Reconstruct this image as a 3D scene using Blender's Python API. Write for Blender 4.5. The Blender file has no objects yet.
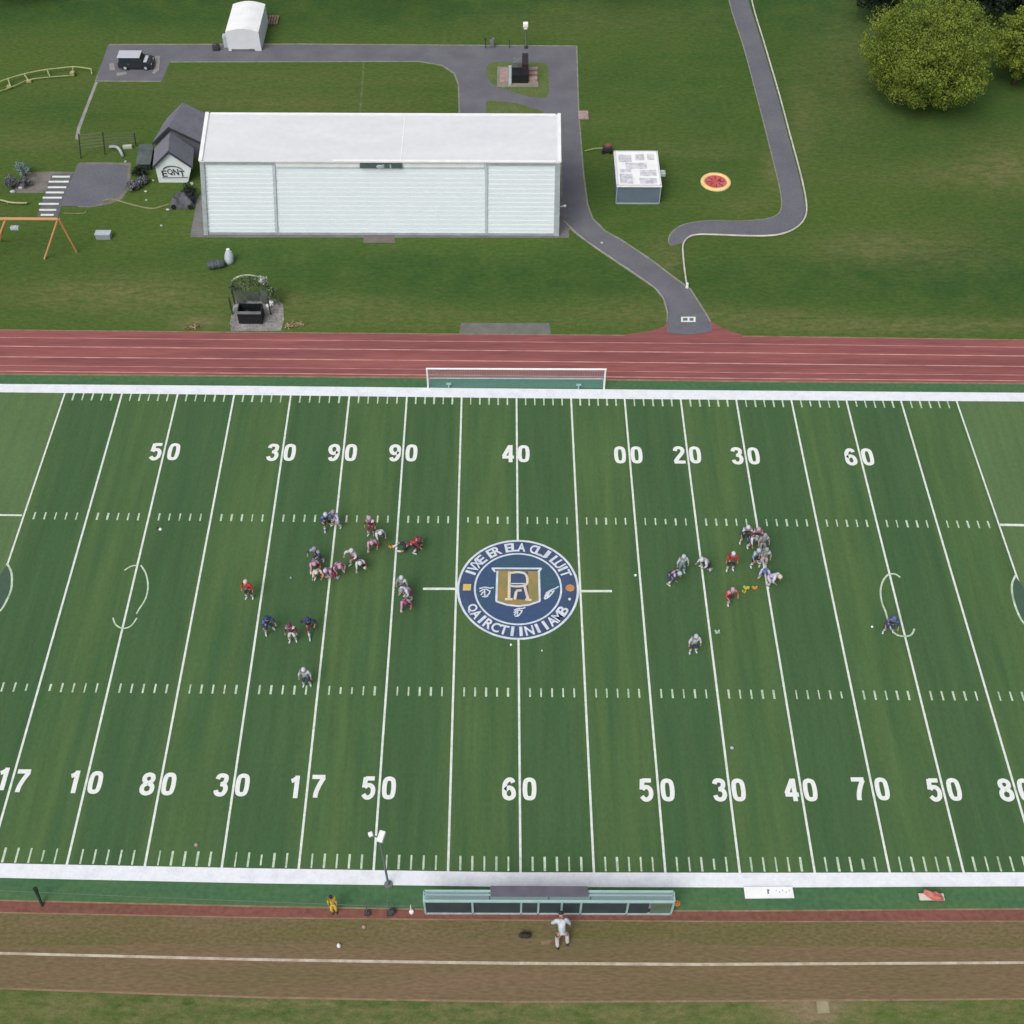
import bpy, bmesh, math, random
from mathutils import Vector, Matrix
random.seed(7)
sc = bpy.context.scene
COL = sc.collection
R_ = math.radians
FPX, PITCH, YAW, ROLL = 1219.8, 0.89055, 0.00139, -0.00442
CAM = Vector((-0.398, -50.203, 72.118))
S5 = 4.572

# ---------------------------------------------------------------- camera
fwd = Vector((math.sin(YAW)*math.cos(PITCH), math.cos(YAW)*math.cos(PITCH), -math.sin(PITCH)))
r0 = Vector((math.cos(YAW), -math.sin(YAW), 0)); d0 = fwd.cross(r0)
RT = r0*math.cos(ROLL) + d0*math.sin(ROLL)
DN = d0*math.cos(ROLL) - r0*math.sin(ROLL)
cd = bpy.data.cameras.new('camera'); cam = bpy.data.objects.new('camera', cd); COL.objects.link(cam)
m = Matrix((RT, -DN, -fwd)).transposed().to_4x4(); m.translation = CAM
cam.matrix_world = m
cd.sensor_width = 36; cd.lens = FPX/1024*36; cd.clip_start = 1; cd.clip_end = 5000
sc.camera = cam

def P(px, py, z=0.0):
    """survey: a point measured in the photograph, at height z"""
    d = RT*((px-512)/FPX) + DN*((py-512)/FPX) + fwd
    t = (z - CAM.z)/d.z
    return CAM + d*t
def PX(v):
    c = Vector(v) - CAM; w = c.dot(fwd)
    return 512+FPX*c.dot(RT)/w, 512+FPX*c.dot(DN)/w
def height_at(px, py, base):
    """height of a point standing straight above the ground line through base"""
    d = RT*((px-512)/FPX) + DN*((py-512)/FPX) + fwd
    t = (base.y - CAM.y)/d.y
    return CAM.z + d.z*t
def mper(py):  # metres per pixel across at this row
    a = P(500, py); b = P(501, py); return (b-a).length

# ---------------------------------------------------------------- materials
def _nt(name):
    mt = bpy.data.materials.new(name); mt.use_nodes = True
    nt = mt.node_tree; b = nt.nodes['Principled BSDF']; return mt, nt, b
def c4(c): return (c[0], c[1], c[2], 1)
def srgb(r, g, b):
    f = lambda v: (v/255/12.92) if v/255 <= .04045 else ((v/255+.055)/1.055)**2.4
    return (f(r), f(g), f(b))
def noise(nt, scale, detail=4, stretch=(1, 1, 1), rough=.55, coord='Object'):
    tc = nt.nodes.new('ShaderNodeTexCoord'); mp = nt.nodes.new('ShaderNodeMapping')
    mp.inputs['Scale'].default_value = stretch
    nz = nt.nodes.new('ShaderNodeTexNoise'); nz.inputs['Scale'].default_value = scale
    nz.inputs['Detail'].default_value = detail; nz.inputs['Roughness'].default_value = rough
    nt.links.new(tc.outputs[coord], mp.inputs[0]); nt.links.new(mp.outputs[0], nz.inputs['Vector'])
    return nz.outputs['Fac']
def ramp(nt, fac, a, b):
    mr = nt.nodes.new('ShaderNodeMapRange'); mr.inputs[1].default_value = a; mr.inputs[2].default_value = b
    nt.links.new(fac, mr.inputs[0]); return mr.outputs[0]
def mix(nt, fac, a, b, mode='MIX'):
    mx = nt.nodes.new('ShaderNodeMix'); mx.data_type = 'RGBA'; mx.blend_type = mode
    for i, v in ((6, a), (7, b)):
        if isinstance(v, tuple): mx.inputs[i].default_value = c4(v)
        else: nt.links.new(v, mx.inputs[i])
    if isinstance(fac, float): mx.inputs[0].default_value = fac
    else: nt.links.new(fac, mx.inputs[0])
    return mx.outputs[2]
def grain(nt, col, scale, amt, stretch=(1, 1, 1)):
    n = noise(nt, scale, 3, stretch)
    g = nt.nodes.new('ShaderNodeMapRange'); g.inputs[1].default_value = .3; g.inputs[2].default_value = .7
    g.inputs[3].default_value = 1-amt; g.inputs[4].default_value = 1+amt
    nt.links.new(n, g.inputs[0])
    hs = nt.nodes.new('ShaderNodeHueSaturation'); nt.links.new(col, hs.inputs['Color'])
    nt.links.new(g.outputs[0], hs.inputs['Value']); return hs.outputs[0]
def bump(nt, b, scale, strength, dist=.02, stretch=(1, 1, 1)):
    n = noise(nt, scale, 4, stretch)
    bp = nt.nodes.new('ShaderNodeBump'); bp.inputs['Strength'].default_value = strength; bp.inputs['Distance'].default_value = dist
    nt.links.new(n, bp.inputs['Height']); nt.links.new(bp.outputs[0], b.inputs['Normal'])
def M(name, c, var=.12, scale=1.5, rough=.7, c2=None, metallic=0, fine=None, bmp=0, stretch=(1, 1, 1), spec=.3, lo=.35, hi=.65):
    mt, nt, b = _nt(name)
    c2 = c2 or tuple(v*(1-2*var) for v in c)
    f = ramp(nt, noise(nt, scale, 5, stretch), lo, hi)
    col = mix(nt, f, c, c2)
    if fine: col = grain(nt, col, fine[0], fine[1], fine[2] if len(fine) > 2 else (1, 1, 1))
    nt.links.new(col, b.inputs['Base Color'])
    b.inputs['Roughness'].default_value = rough; b.inputs['Metallic'].default_value = metallic
    b.inputs['Specular IOR Level'].default_value = spec
    if bmp: bump(nt, b, scale*8, bmp)
    return mt

def mat_lawn():
    mt, nt, b = _nt('lawn_grass')
    def attr(n):
        a = nt.nodes.new('ShaderNodeAttribute'); a.attribute_name = n; return a.outputs['Fac']
    base = mix(nt, ramp(nt, noise(nt, .05, 5, (1, 1.8, 1)), .3, .7), (.049, .098, .020), (.070, .117, .024))
    base = mix(nt, ramp(nt, noise(nt, .35, 6, (.6, 2.2, 1)), .35, .75), base, (.074, .108, .028))
    def times(x, n, a, c):
        mm = nt.nodes.new('ShaderNodeMath'); mm.operation = 'MULTIPLY'
        nt.links.new(x, mm.inputs[0]); nt.links.new(ramp(nt, n, a, c), mm.inputs[1]); return mm.outputs[0]
    base = mix(nt, times(attr('lush_shade'), noise(nt, .3, 5), .2, .6), base, (.036, .080, .020))
    base = mix(nt, times(attr('dry'), noise(nt, .9, 7, (.7, 1.8, 1), .7), .33, .66), base, (.165, .150, .066))
    base = mix(nt, times(attr('bare'), noise(nt, 1.2, 6, (1, 1, 1), .7), .3, .5), base, (.22, .165, .105))
    base = grain(nt, base, 2.6, .17, (.7, 1.3, 1)); base = grain(nt, base, 9, .15)
    nt.links.new(base, b.inputs['Base Color']); b.inputs['Roughness'].default_value = .95
    b.inputs['Specular IOR Level'].default_value = .1
    bump(nt, b, 5, .5, .05)
    return mt
def mat_turf(name, ca, cb, stripes=True):
    mt, nt, b = _nt(name)
    tc = nt.nodes.new('ShaderNodeTexCoord'); sx = nt.nodes.new('ShaderNodeSeparateXYZ'); nt.links.new(tc.outputs['Object'], sx.inputs[0])
    nw = noise(nt, .5, 2)
    ad = nt.nodes.new('ShaderNodeMath'); ad.operation = 'MULTIPLY_ADD'; nt.links.new(nw, ad.inputs[0]); ad.inputs[1].default_value = .5
    nt.links.new(sx.outputs[0], ad.inputs[2])
    sn = nt.nodes.new('ShaderNodeMath'); sn.operation = 'MULTIPLY'; nt.links.new(ad.outputs[0], sn.inputs[0]); sn.inputs[1].default_value = math.pi/S5
    s2 = nt.nodes.new('ShaderNodeMath'); s2.operation = 'SINE'; nt.links.new(sn.outputs[0], s2.inputs[0])
    st = ramp(nt, s2.outputs[0], -.35, .35)
    fac = ramp(nt, noise(nt, .25, 5, (3, .25, 1)), .3, .7)
    base = mix(nt, fac, ca, cb)
    if stripes:
        dark = (ca[0]*.88, ca[1]*.90, ca[2]*.98); mm = nt.nodes.new('ShaderNodeMath'); mm.operation = 'MULTIPLY'
        nt.links.new(st, mm.inputs[0]); mm.inputs[1].default_value = .62
        base = mix(nt, mm.outputs[0], base, dark)
    base = grain(nt, base, 1.1, .09, (1.6, .10, 1)); base = grain(nt, base, 5, .08, (1, .6, 1)); base = grain(nt, base, 14, .08)
    base = mix(nt, ramp(nt, noise(nt, .9, 6, (2.5, .35, 1)), .66, .85), base, (.105, .125, .045))
    nt.links.new(base, b.inputs['Base Color']); b.inputs['Roughness'].default_value = .9
    b.inputs['Specular IOR Level'].default_value = .15
    return mt
def mat_leaf(name, a, bcol, c):
    mt, nt, b = _nt(name)
    g = nt.nodes.new('ShaderNodeNewGeometry')
    cr = nt.nodes.new('ShaderNodeValToRGB'); e = cr.color_ramp.elements
    e[0].position = 0; e[0].color = c4(a); e[1].position = 1; e[1].color = c4(c); k = e.new(.5); k.color = c4(bcol)
    nt.links.new(g.outputs['Random Per Island'], cr.inputs[0])
    col = mix(nt, ramp(nt, noise(nt, .5, 3), .4, .7), cr.outputs[0], tuple(v*1.25 for v in c))
    nt.links.new(col, b.inputs['Base Color']); b.inputs['Roughness'].default_value = .75
    b.inputs['Specular IOR Level'].default_value = .2
    tr = nt.nodes.new('ShaderNodeBsdfTranslucent'); nt.links.new(col, tr.inputs[0])
    ms = nt.nodes.new('ShaderNodeMixShader'); ms.inputs[0].default_value = .15
    nt.links.new(b.outputs[0], ms.inputs[1]); nt.links.new(tr.outputs[0], ms.inputs[2])
    nt.links.new(ms.outputs[0], nt.nodes['Material Output'].inputs[0])
    return mt
def mat_glass(name, c, alpha):
    mt, nt, b = _nt(name)
    b.inputs['Base Color'].default_value = c4(c); b.inputs['Alpha'].default_value = alpha
    b.inputs['Roughness'].default_value = .25
    return mt

WHITE = M('white_line_paint', (.66, .70, .66), .06, 2.0, .8, fine=(6, .10), c2=(.46, .54, .44), lo=.4, hi=.8)
HASHW = M('hash_paint', (.50, .60, .46), .06, 1.0, .8, fine=(5, .2), c2=(.25, .36, .23), lo=.4, hi=.75)
BANDP = M('sideline_paint', (.70, .72, .76), .06, 1.2, .8, c2=(.60, .62, .68), fine=(5, .05), lo=.45, hi=.75)
MT = {
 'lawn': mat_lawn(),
 'turf': mat_turf('field_turf', (.050, .108, .043), (.080, .134, .047)),
 'endturf': mat_turf('end_zone_turf', (.080, .142, .060), (.096, .153, .060), False),
 'verge': M('verge_turf', (.052, .128, .062), .2, .5, .9, c2=(.072, .142, .060), fine=(3, .15), stretch=(.3, 2, 1), spec=.1),
 'track': M('running_track', (.265, .094, .088), .1, .5, .85, c2=(.195, .068, .070), fine=(2.5, .17, (.15, 3, 1)), stretch=(.12, 1.6, 1), spec=.15),
 'neartrack': M('near_red_strip', (.205, .080, .068), .1, .5, .9, c2=(.150, .072, .052), fine=(3, .2), stretch=(.2, 1.5, 1), spec=.1),
 'apron': M('hangar_apron', (.17, .16, .16), .1, .7, .9, c2=(.13, .125, .12), fine=(5, .12)),
 'lane': M('lane_paint', (.52, .27, .25), .2, .6, .8, c2=(.34, .14, .13), lo=.4, hi=.7),
 'asphalt': M('asphalt', (.145, .145, .165), .12, .4, .9, c2=(.120, .118, .136), fine=(6, .10), spec=.2),
 'asphalt2': M('dark_asphalt', (.115, .118, .140), .12, .35, .9, c2=(.140, .140, .158), fine=(5, .13), spec=.2),
 'pale_edge': M('road_edge', (.25, .25, .22), .15, 1.5, .9, c2=(.16, .18, .12)),
 'pinkpad': M('pink_paving', (.20, .17, .165), .15, .8, .9, c2=(.13, .13, .10), fine=(4, .15)),
 'concrete': M('concrete', (.30, .29, .28), .1, .7, .9, c2=(.22, .21, .20), fine=(5, .12)),
 'gravel': M('gravel', (.27, .26, .25), .2, 1.2, .95, c2=(.16, .155, .15), fine=(5, .35)),
 'dirtgrass': M('worn_grass', (.112, .106, .040), .2, .28, .95, c2=(.150, .116, .060), fine=(4, .22, (.8, 1.6, 1)), stretch=(.35, 1.6, 1), spec=.1),
 'dirt': M('brown_dirt', (.172, .118, .072), .12, .3, .95, c2=(.138, .110, .056), fine=(4, .18, (.5, 2, 1)), stretch=(.25, 1.8, 1), spec=.1),
 'edgedirt': M('dirt_edge', (.28, .185, .125), .2, 1.0, .95, c2=(.19, .13, .08), fine=(4, .2), spec=.1),
 'chalk': M('chalk_line', (.50, .45, .36), .15, 1.2, .9, c2=(.34, .28, .20), fine=(5, .12)),
 'wall': M('white_cladding', (.86, .93, .98), .03, .4, .55, c2=(.83, .90, .96), fine=(2, .03)),
 'roofwhite': M('white_roof_sheet', (.66, .67, .685), .03, .15, .6, c2=(.60, .62, .64), fine=(1.5, .03), stretch=(1, 3, 1)),
 'whitetrim': M('white_trim', (.82, .83, .83), .05, 1.0, .5),
 'greytrim': M('grey_trim', (.36, .41, .44), .1, 1.0, .5),
 'darkgreen': M('dark_green_sign', (.085, .125, .125), .1, 2, .6),
 'shingle': M('grey_shingle', (.165, .168, .200), .1, .8, .85, c2=(.140, .142, .170), fine=(4, .1)),
 'shingledark': M('dark_fascia', (.045, .047, .06), .1, 2, .8),
 'gable': M('pale_gable', (.62, .68, .69), .05, 1.2, .7, c2=(.56, .61, .61), fine=(3, .05)),
 'sidewall': M('grey_brown_wall', (.13, .125, .105), .1, 1, .8),
 'slate': M('slate_blue_wall', (.125, .165, .215), .08, .7, .7),
 'patch': M('roof_patch', (.42, .41, .45), .1, 2.2, .7, c2=(.66, .65, .69)),
 'black': M('black_metal', (.014, .016, .020), .2, 2, .6),
 'darkgrey': M('dark_grey_metal', (.05, .055, .06), .2, 2, .6),
 'midgrey': M('mid_grey', (.16, .17, .18), .15, 2, .6),
 'palegrey': M('pale_grey', (.42, .47, .50), .1, 2, .6),
 'glassdark': M('tinted_glass', (.02, .03, .035), .1, 2, .12, spec=.6),
 'carpaint': M('silver_paint', (.56, .57, .63), .03, 1, .3, metallic=.2, spec=.5),
 'rubber': M('tyre_rubber', (.015, .015, .015), .1, 2, .9),
 'orange': M('orange_paint', (.52, .25, .11), .15, 2, .6, c2=(.44, .27, .12)),
 'yellow': M('faded_yellow_paint', (.38, .38, .17), .15, 2, .6, c2=(.24, .29, .12)),
 'yellowmat': M('yellow_vinyl', (.72, .47, .16), .1, 2, .6, c2=(.75, .60, .30)),
 'redmat': M('red_vinyl', (.42, .06, .07), .15, 1.5, .6, c2=(.48, .13, .12)),
 'pink': M('pink_stone', (.40, .28, .26), .15, 3, .8),
 'bark': M('bark', (.07, .055, .04), .2, 3, .9),
 'teal': M('teal_frame', (.33, .48, .47), .08, 1, .5),
 'canopy': mat_glass('teal_canopy', (.34, .46, .48), .30),
 'navypanel': M('navy_panel', (.030, .043, .058), .15, 1, .7, c2=(.035, .06, .06)),
 'net': mat_glass('goal_net', (.20, .42, .40), .33),
 'skin': M('skin', (.42, .24, .16), .1, 5, .6),
 'hose': M('hose', (.22, .22, .11), .15, 2, .7),
 'logo_navy': M('logo_navy_paint', (.050, .082, .155), .1, .7, .85, c2=(.042, .062, .125), fine=(4, .1)),
 'logo_teal': M('logo_teal_paint', (.036, .090, .120), .1, .22, .85, c2=(.042, .068, .165), fine=(4, .1)),
 'logo_white': M('logo_white_paint', (.62, .66, .70), .1, 1.5, .8, c2=(.45, .52, .60)),
 'logo_gold': M('logo_gold_paint', (.30, .21, .075), .15, 1.2, .8, c2=(.20, .19, .08)),
 'logo_yellow': M('logo_yellow_paint', (.62, .46, .15), .1, 2, .8),
 'logo_orange': M('logo_orange_paint', (.50, .24, .08), .1, 2, .8),
 'logo_cream': M('logo_cream_paint', (.66, .56, .42), .1, 2, .8),
 'flag': M('yellow_cloth', (.50, .50, .08), .1, 3, .8),
 'flag2': M('orange_cloth', (.62, .30, .08), .1, 3, .8),
}
LEAF_BIG = mat_leaf('leaf_yellow_green', (.078, .128, .024), (.120, .175, .026), (.185, .228, .034))
LEAF_MID = mat_leaf('leaf_mid_green', (.08, .125, .022), (.13, .18, .026), (.19, .24, .035))
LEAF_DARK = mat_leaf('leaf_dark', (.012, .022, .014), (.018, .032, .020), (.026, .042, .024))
LEAF_PALE = mat_leaf('leaf_pale', (.10, .16, .13), (.16, .24, .20), (.22, .30, .27))
LEAF_GREY = mat_leaf('leaf_grey', (.05, .06, .06), (.10, .11, .12), (.20, .21, .23))
LEAF_VINE = mat_leaf('leaf_vine', (.06, .09, .04), (.10, .14, .07), (.16, .21, .11))

# ---------------------------------------------------------------- mesh helper
class MB:
    def __init__(s): s.v = []; s.f = []; s.m = []
    def add(s, vs, fs, mi=0):
        o = len(s.v); s.v += [tuple(v) for v in vs]; s.f += [tuple(i+o for i in f) for f in fs]; s.m += [mi]*len(fs); return s
    def hexa(s, b, t, mi=0):  # bottom quad, top quad
        return s.add(list(b)+list(t), [(3, 2, 1, 0), (4, 5, 6, 7), (0, 1, 5, 4), (1, 2, 6, 5), (2, 3, 7, 6), (3, 0, 4, 7)], mi)
    def box(s, c, d, rz=0, mi=0, taper=1):
        cx, cy, cz = c; x, y, z = d[0]/2, d[1]/2, d[2]/2; cs, sn = math.cos(rz), math.sin(rz)
        q = lambda a, b, h, k=1: (cx+(a*cs-b*sn)*k, cy+(a*sn+b*cs)*k, cz+h)
        return s.hexa([q(-x, -y, -z), q(x, -y, -z), q(x, y, -z), q(-x, y, -z)], [q(-x, -y, z, taper), q(x, -y, z, taper), q(x, y, z, taper), q(-x, y, z, taper)], mi)
    def tube(s, pts, r, n=8, mi=0, caps=True):
        pts = [Vector(p) for p in pts]; rs = r if isinstance(r, (list, tuple)) else [r]*len(pts)
        rings = []; o = len(s.v); up = None
        for i, p in enumerate(pts):
            t = (pts[min(i+1, len(pts)-1)]-pts[max(i-1, 0)])
            t = t.normalized() if t.length > 1e-9 else Vector((0, 0, 1))
            if up is None: up = Vector((0, 0, 1)) if abs(t.z) < .9 else Vector((1, 0, 0))
            a = t.cross(up).normalized(); b = a.cross(t).normalized(); up = b
            for k in range(n):
                an = 2*math.pi*k/n; s.v.append(tuple(p+(a*math.cos(an)+b*math.sin(an))*rs[i]))
        for i in range(len(pts)-1):
            for k in range(n):
                s.f.append((o+i*n+k, o+i*n+(k+1) % n, o+(i+1)*n+(k+1) % n, o+(i+1)*n+k)); s.m.append(mi)
        if caps:
            s.f.append(tuple(o+k for k in range(n))[::-1]); s.f.append(tuple(o+(len(pts)-1)*n+k for k in range(n))); s.m += [mi, mi]
        return s
    def ball(s, c, r, n=10, mi=0, rot=None):
        c = Vector(c); r = r if isinstance(r, (tuple, list)) else (r, r, r); o = len(s.v); h = n//2+1
        for i in range(1, h):
            ph = math.pi*i/h
            for k in range(n):
                an = 2*math.pi*k/n
                q = Vector((r[0]*math.sin(ph)*math.cos(an), r[1]*math.sin(ph)*math.sin(an), r[2]*math.cos(ph)))
                if rot: q = rot @ q
                s.v.append(tuple(c+q))
        tp = Vector((0, 0, r[2])); bt = Vector((0, 0, -r[2]))
        if rot: tp = rot @ tp; bt = rot @ bt
        s.v.append(tuple(c+tp)); s.v.append(tuple(c+bt)); T = len(s.v)-2; B = T+1
        for i in range(h-2):
            for k in range(n): s.f.append((o+i*n+k, o+(i+1)*n+k, o+(i+1)*n+(k+1) % n, o+i*n+(k+1) % n)); s.m.append(mi)
        for k in range(n):
            s.f.append((T, o+k, o+(k+1) % n)); s.f.append((B, o+(h-2)*n+(k+1) % n, o+(h-2)*n+k)); s.m += [mi, mi]
        return s
    def poly(s, pts, mi=0): return s.add(pts, [tuple(range(len(pts)))], mi)
    def build(s, name, mats, parent=None, smooth=False, bevel=0):
        me = bpy.data.meshes.new(name); me.from_pydata(s.v, [], s.f)
        for mt in (mats if isinstance(mats, (list, tuple)) else [mats]): me.materials.append(mt)
        me.polygons.foreach_set('material_index', s.m)
        if smooth: me.polygons.foreach_set('use_smooth', [True]*len(s.f))
        me.update(); ob = bpy.data.objects.new(name, me); COL.objects.link(ob)
        if parent: ob.parent = parent
        if bevel:
            b = ob.modifiers.new('bevel', 'BEVEL'); b.width = bevel; b.segments = 2; b.limit_method = 'ANGLE'
        return ob
def tag(o, label=None, cat=None, group=None, kind=None):
    if label: o['label'] = label
    if cat: o['category'] = cat
    if group: o['group'] = group
    if kind: o['kind'] = kind
    return o
def empty(name, loc, label, cat, group=None, rz=0, scale=1):
    e = bpy.data.objects.new(name, None); COL.objects.link(e); e.location = loc; e.rotation_euler = (0, 0, rz); e.scale = (scale,)*3
    return tag(e, label, cat, group)
def smooth(pts, n=6, closed=False):
    pts = [Vector((p[0], p[1], p[2] if len(p) > 2 else 0)) for p in pts]; out = []
    N = len(pts); rng = range(N if closed else N-1)
    for i in rng:
        g = (lambda k: pts[k % N]) if closed else (lambda k: pts[max(0, min(N-1, k))])
        a, b, c, d = g(i-1), g(i), g(i+1), g(i+2)
        for k in range(n):
            t = k/n
            out.append(.5*((2*b)+(c-a)*t+(2*a-5*b+4*c-d)*t*t+(3*b-3*c+d-a)*t**3))
    if not closed: out.append(pts[-1])
    return out
def sheet(name, pixels, z, mat, kind='structure', parent=None, edge=None, thick=0):
    """ground sheet from measured corner points"""
    pts = [P(q[0], q[1], 0) for q in pixels]
    for p in pts: p.z = z
    mb = MB().poly(pts); o = mb.build(name, mat, parent)
    # triangulate concave outlines
    bm = bmesh.new(); bm.from_mesh(o.data); bmesh.ops.triangulate(bm, faces=bm.faces[:], ngon_method='EAR_CLIP')
    for f in bm.faces:
        if f.normal.z < 0: f.normal_flip()
    bm.to_mesh(o.data); bm.free()
    if kind: o['kind'] = kind
    return o
def ribbon(mb, pts, w, z, mi=0):
    pts = [Vector((p[0], p[1], 0)) for p in pts]; L = []; Rr = []
    for i, p in enumerate(pts):
        t = (pts[min(i+1, len(pts)-1)]-pts[max(i-1, 0)]).normalized(); n = Vector((-t.y, t.x, 0))*w/2
        L.append(p+n); Rr.append(p-n)
    vs = [(p.x, p.y, z) for p in Rr]+[(p.x, p.y, z) for p in L]; n = len(pts)
    mb.add(vs, [(i, i+1, n+i+1, n+i) for i in range(n-1)], mi); return mb
def pxs(lst, n=6): return [P(q.x, q.y) for q in smooth(lst, n)]
# ================================================================ SETTING
def axis(lo, hi, step, far):
    a = []; v = lo
    while v < hi: a.append(v); v += step
    a.append(hi)
    return [-far, -far*.4, lo-60]+a+[hi+60, far*.4, far]
xs = axis(-84, 84, 1.4, 1500); ys = axis(-45, 90, 1.4, 1500)
vs = [(x, y, 0) for y in ys for x in xs]; nx = len(xs)
fs = [(j*nx+i, j*nx+i+1, (j+1)*nx+i+1, (j+1)*nx+i) for j in range(len(ys)-1) for i in range(nx-1)]
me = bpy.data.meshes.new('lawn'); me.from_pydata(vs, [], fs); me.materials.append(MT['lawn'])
BL = {  # px, py, rx, ry, weight : worn / lush places of the lawn, plus painted shade at the top edge
 'dry': [(880, 327, 190, 6, 1.0), (760, 312, 90, 5, .6), (640, 310, 60, 10, .5), (430, 318, 120, 6, .75), (320, 303, 70, 7, .6), (130, 300, 90, 14, .55),
         (60, 290, 60, 12, .4), (870, 247, 50, 12, .85), (1010, 165, 40, 22, .8), (664, 262, 16, 20, .8), (772, 175, 9, 22, .8), (803, 120, 12, 50, .5),
         (150, 290, 60, 14, .4), (690, 150, 60, 8, .4), (560, 120, 60, 5, .4), (300, 105, 120, 8, .5), (945, 175, 70, 12, .5), (40, 140, 50, 10, .5),
         (200, 322, 25, 5, .9), (300, 327, 20, 4, .9), (960, 250, 60, 25, .35), (740, 205, 24, 8, .5), (250, 80, 200, 12, .3), (850, 70, 30, 60, .45), (600, 20, 120, 15, .3),
         (100, 1014, 260, 14, 1.0), (400, 1020, 160, 12, .8), (620, 1014, 150, 16, 1), (900, 1020, 200, 13, 1), (510, 1012, 900, 14, .5), (510, 1000, 700, 4, .9)],
 'lush_shade': [(880, 280, 220, 26, .9), (380, 270, 160, 22, .8), (540, 280, 130, 20, .7), (230, 250, 60, 10, .6), (60, 110, 70, 18, .5), (620, 80, 60, 25, .5), (720, 120, 50, 60, .4),
          (930, 90, 120, 60, .9), (100, 5, 260, 18, 1.3), (560, -5, 400, 22, .8), (800, 5, 120, 40, .8), (420, 20, 120, 14, .4), (610, 190, 60, 20, .5), (1000, 260, 90, 60, .6), (60, 270, 70, 14, .4), (240, 1004, 240, 5, .6)],  # top-edge entries paint shade into the grass colour, the others are lusher grass
 'bare': [(812, 1004, 22, 14, 1.0), (814, 1020, 30, 10, 1.0), (800, 1001, 30, 4, .8), (195, 326, 14, 3, .8)],
}
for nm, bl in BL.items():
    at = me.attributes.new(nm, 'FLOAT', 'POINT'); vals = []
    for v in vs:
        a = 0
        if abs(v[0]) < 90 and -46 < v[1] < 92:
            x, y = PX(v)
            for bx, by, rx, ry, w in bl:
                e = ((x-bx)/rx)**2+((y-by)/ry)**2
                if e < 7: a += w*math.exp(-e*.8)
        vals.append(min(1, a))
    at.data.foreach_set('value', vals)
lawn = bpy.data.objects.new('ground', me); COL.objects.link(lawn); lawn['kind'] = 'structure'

def lerp_y(tab, x):
    for (x0, y0), (x1, y1) in zip(tab, tab[1:]):
        if x <= x1: return y0+(y1-y0)*(x-x0)/(x1-x0)
    (x0, y0), (x1, y1) = tab[-2:]; return y0+(y1-y0)*(x-x0)/(x1-x0)
def band(name, top, bottom, z, mat, x0=-420, x1=1440):
    """a strip running along the field, between two surveyed edges"""
    xsn = list(range(x0, x1+1, 62))
    def yy(tab, x):
        xc = max(-60, min(1084, x)); base = lerp_y(tab, xc)
        return base+(x-xc)*(tab[-1][1]-tab[0][1])/(tab[-1][0]-tab[0][0])
    T = [P(x, yy(top, x)) for x in xsn]; B = [P(x, yy(bottom, x)) for x in xsn]
    n = len(xsn); vs = [(p.x, p.y, z) for p in B+T]
    mb = MB().add(vs, [(i, i+1, n+i+1, n+i) for i in range(n-1)])
    return tag(mb.build(name, mat), kind='structure')
TT = [(0, 330.5), (256, 333), (512, 335), (768, 337), (1024, 340.5)]
TB = [(0, 374.5), (256, 376.5), (512, 379), (768, 382), (1024, 384)]
BT0 = [(0, 384.2), (256, 386.2), (512, 388.8), (768, 391), (1024, 393)]
BT1 = [(0, 392.5), (256, 395.3), (512, 398.3), (768, 400.3), (1024, 401.7)]
BB0 = [(0, 863.5), (256, 868.5), (512, 872.5), (768, 873), (1024, 872.5)]
BB1 = [(0, 878), (256, 883.5), (512, 887), (768, 887.7), (1024, 886.5)]
V0 = [(0, 901), (256, 907), (512, 911.5), (768, 911.5), (1024, 909.5)]
V1 = [(0, 912.3), (256, 917.5), (512, 920), (768, 921.5), (1024, 921)]
C0 = [(0, 952), (256, 958.2), (480, 961.6), (700, 963), (1024, 961.4)]
C1 = [(0, 954.6), (256, 961), (480, 964.6), (700, 966), (1024, 964)]
D1 = [(0, 989), (256, 998), (512, 1002.5), (768, 1001.5), (1024, 999.5)]
off = lambda tab, d: [(x, y+d) for x, y in tab]
band('running_track', TT, TB, .010, MT['track'])
band('track_edge', off(TT, -1.1), off(TT, .4), .006, MT['edgedirt'])
band('verge_far', TB, off(BT0, 1), .014, MT['verge'])
band('verge_edge', off(TB, -1.0), off(TB, .5), .018, MT['edgedirt'])
for fr, w in ((.16, .5), (.36, .9), (.60, .9), (.80, .5), (.93, .8)):
    a = [(t[0], t[1]+(b[1]-t[1])*fr-w*.55) for t, b in zip(TT, TB)]; bnd = [(x, y+w*1.1) for x, y in a]
    band('lane_line', a, bnd, .022, MT['lane'])
band('playing_field', off(BT0, 1), off(BB1, -1), .014, MT['turf'])
band('sideline', BT0, BT1, .030, BANDP)
band('sideline', BB0, BB1, .030, BANDP)
band('verge_near', off(BB1, -1), V0, .018, MT['verge'])
band('near_track', V0, V1, .010, MT['neartrack'])
band('near_track_edge', off(V0, -1.3), off(V0, .3), .026, MT['edgedirt'])
band('near_track_edge', off(V1, -.4), off(V1, .9), .014, MT['edgedirt'])
MIDD = [(0, 946), (256, 943), (512, 938), (768, 946), (1024, 948)]
band('worn_grass', V1, off(MIDD, 0), .006, MT['dirtgrass'])
band('dirt_track', MIDD, D1, .006, MT['dirt'])
band('dirt_edge', off(D1, -1.6), off(D1, .4), .010, MT['edgedirt'])
band('chalk_line', C0, C1, .014, MT['chalk'])

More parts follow.
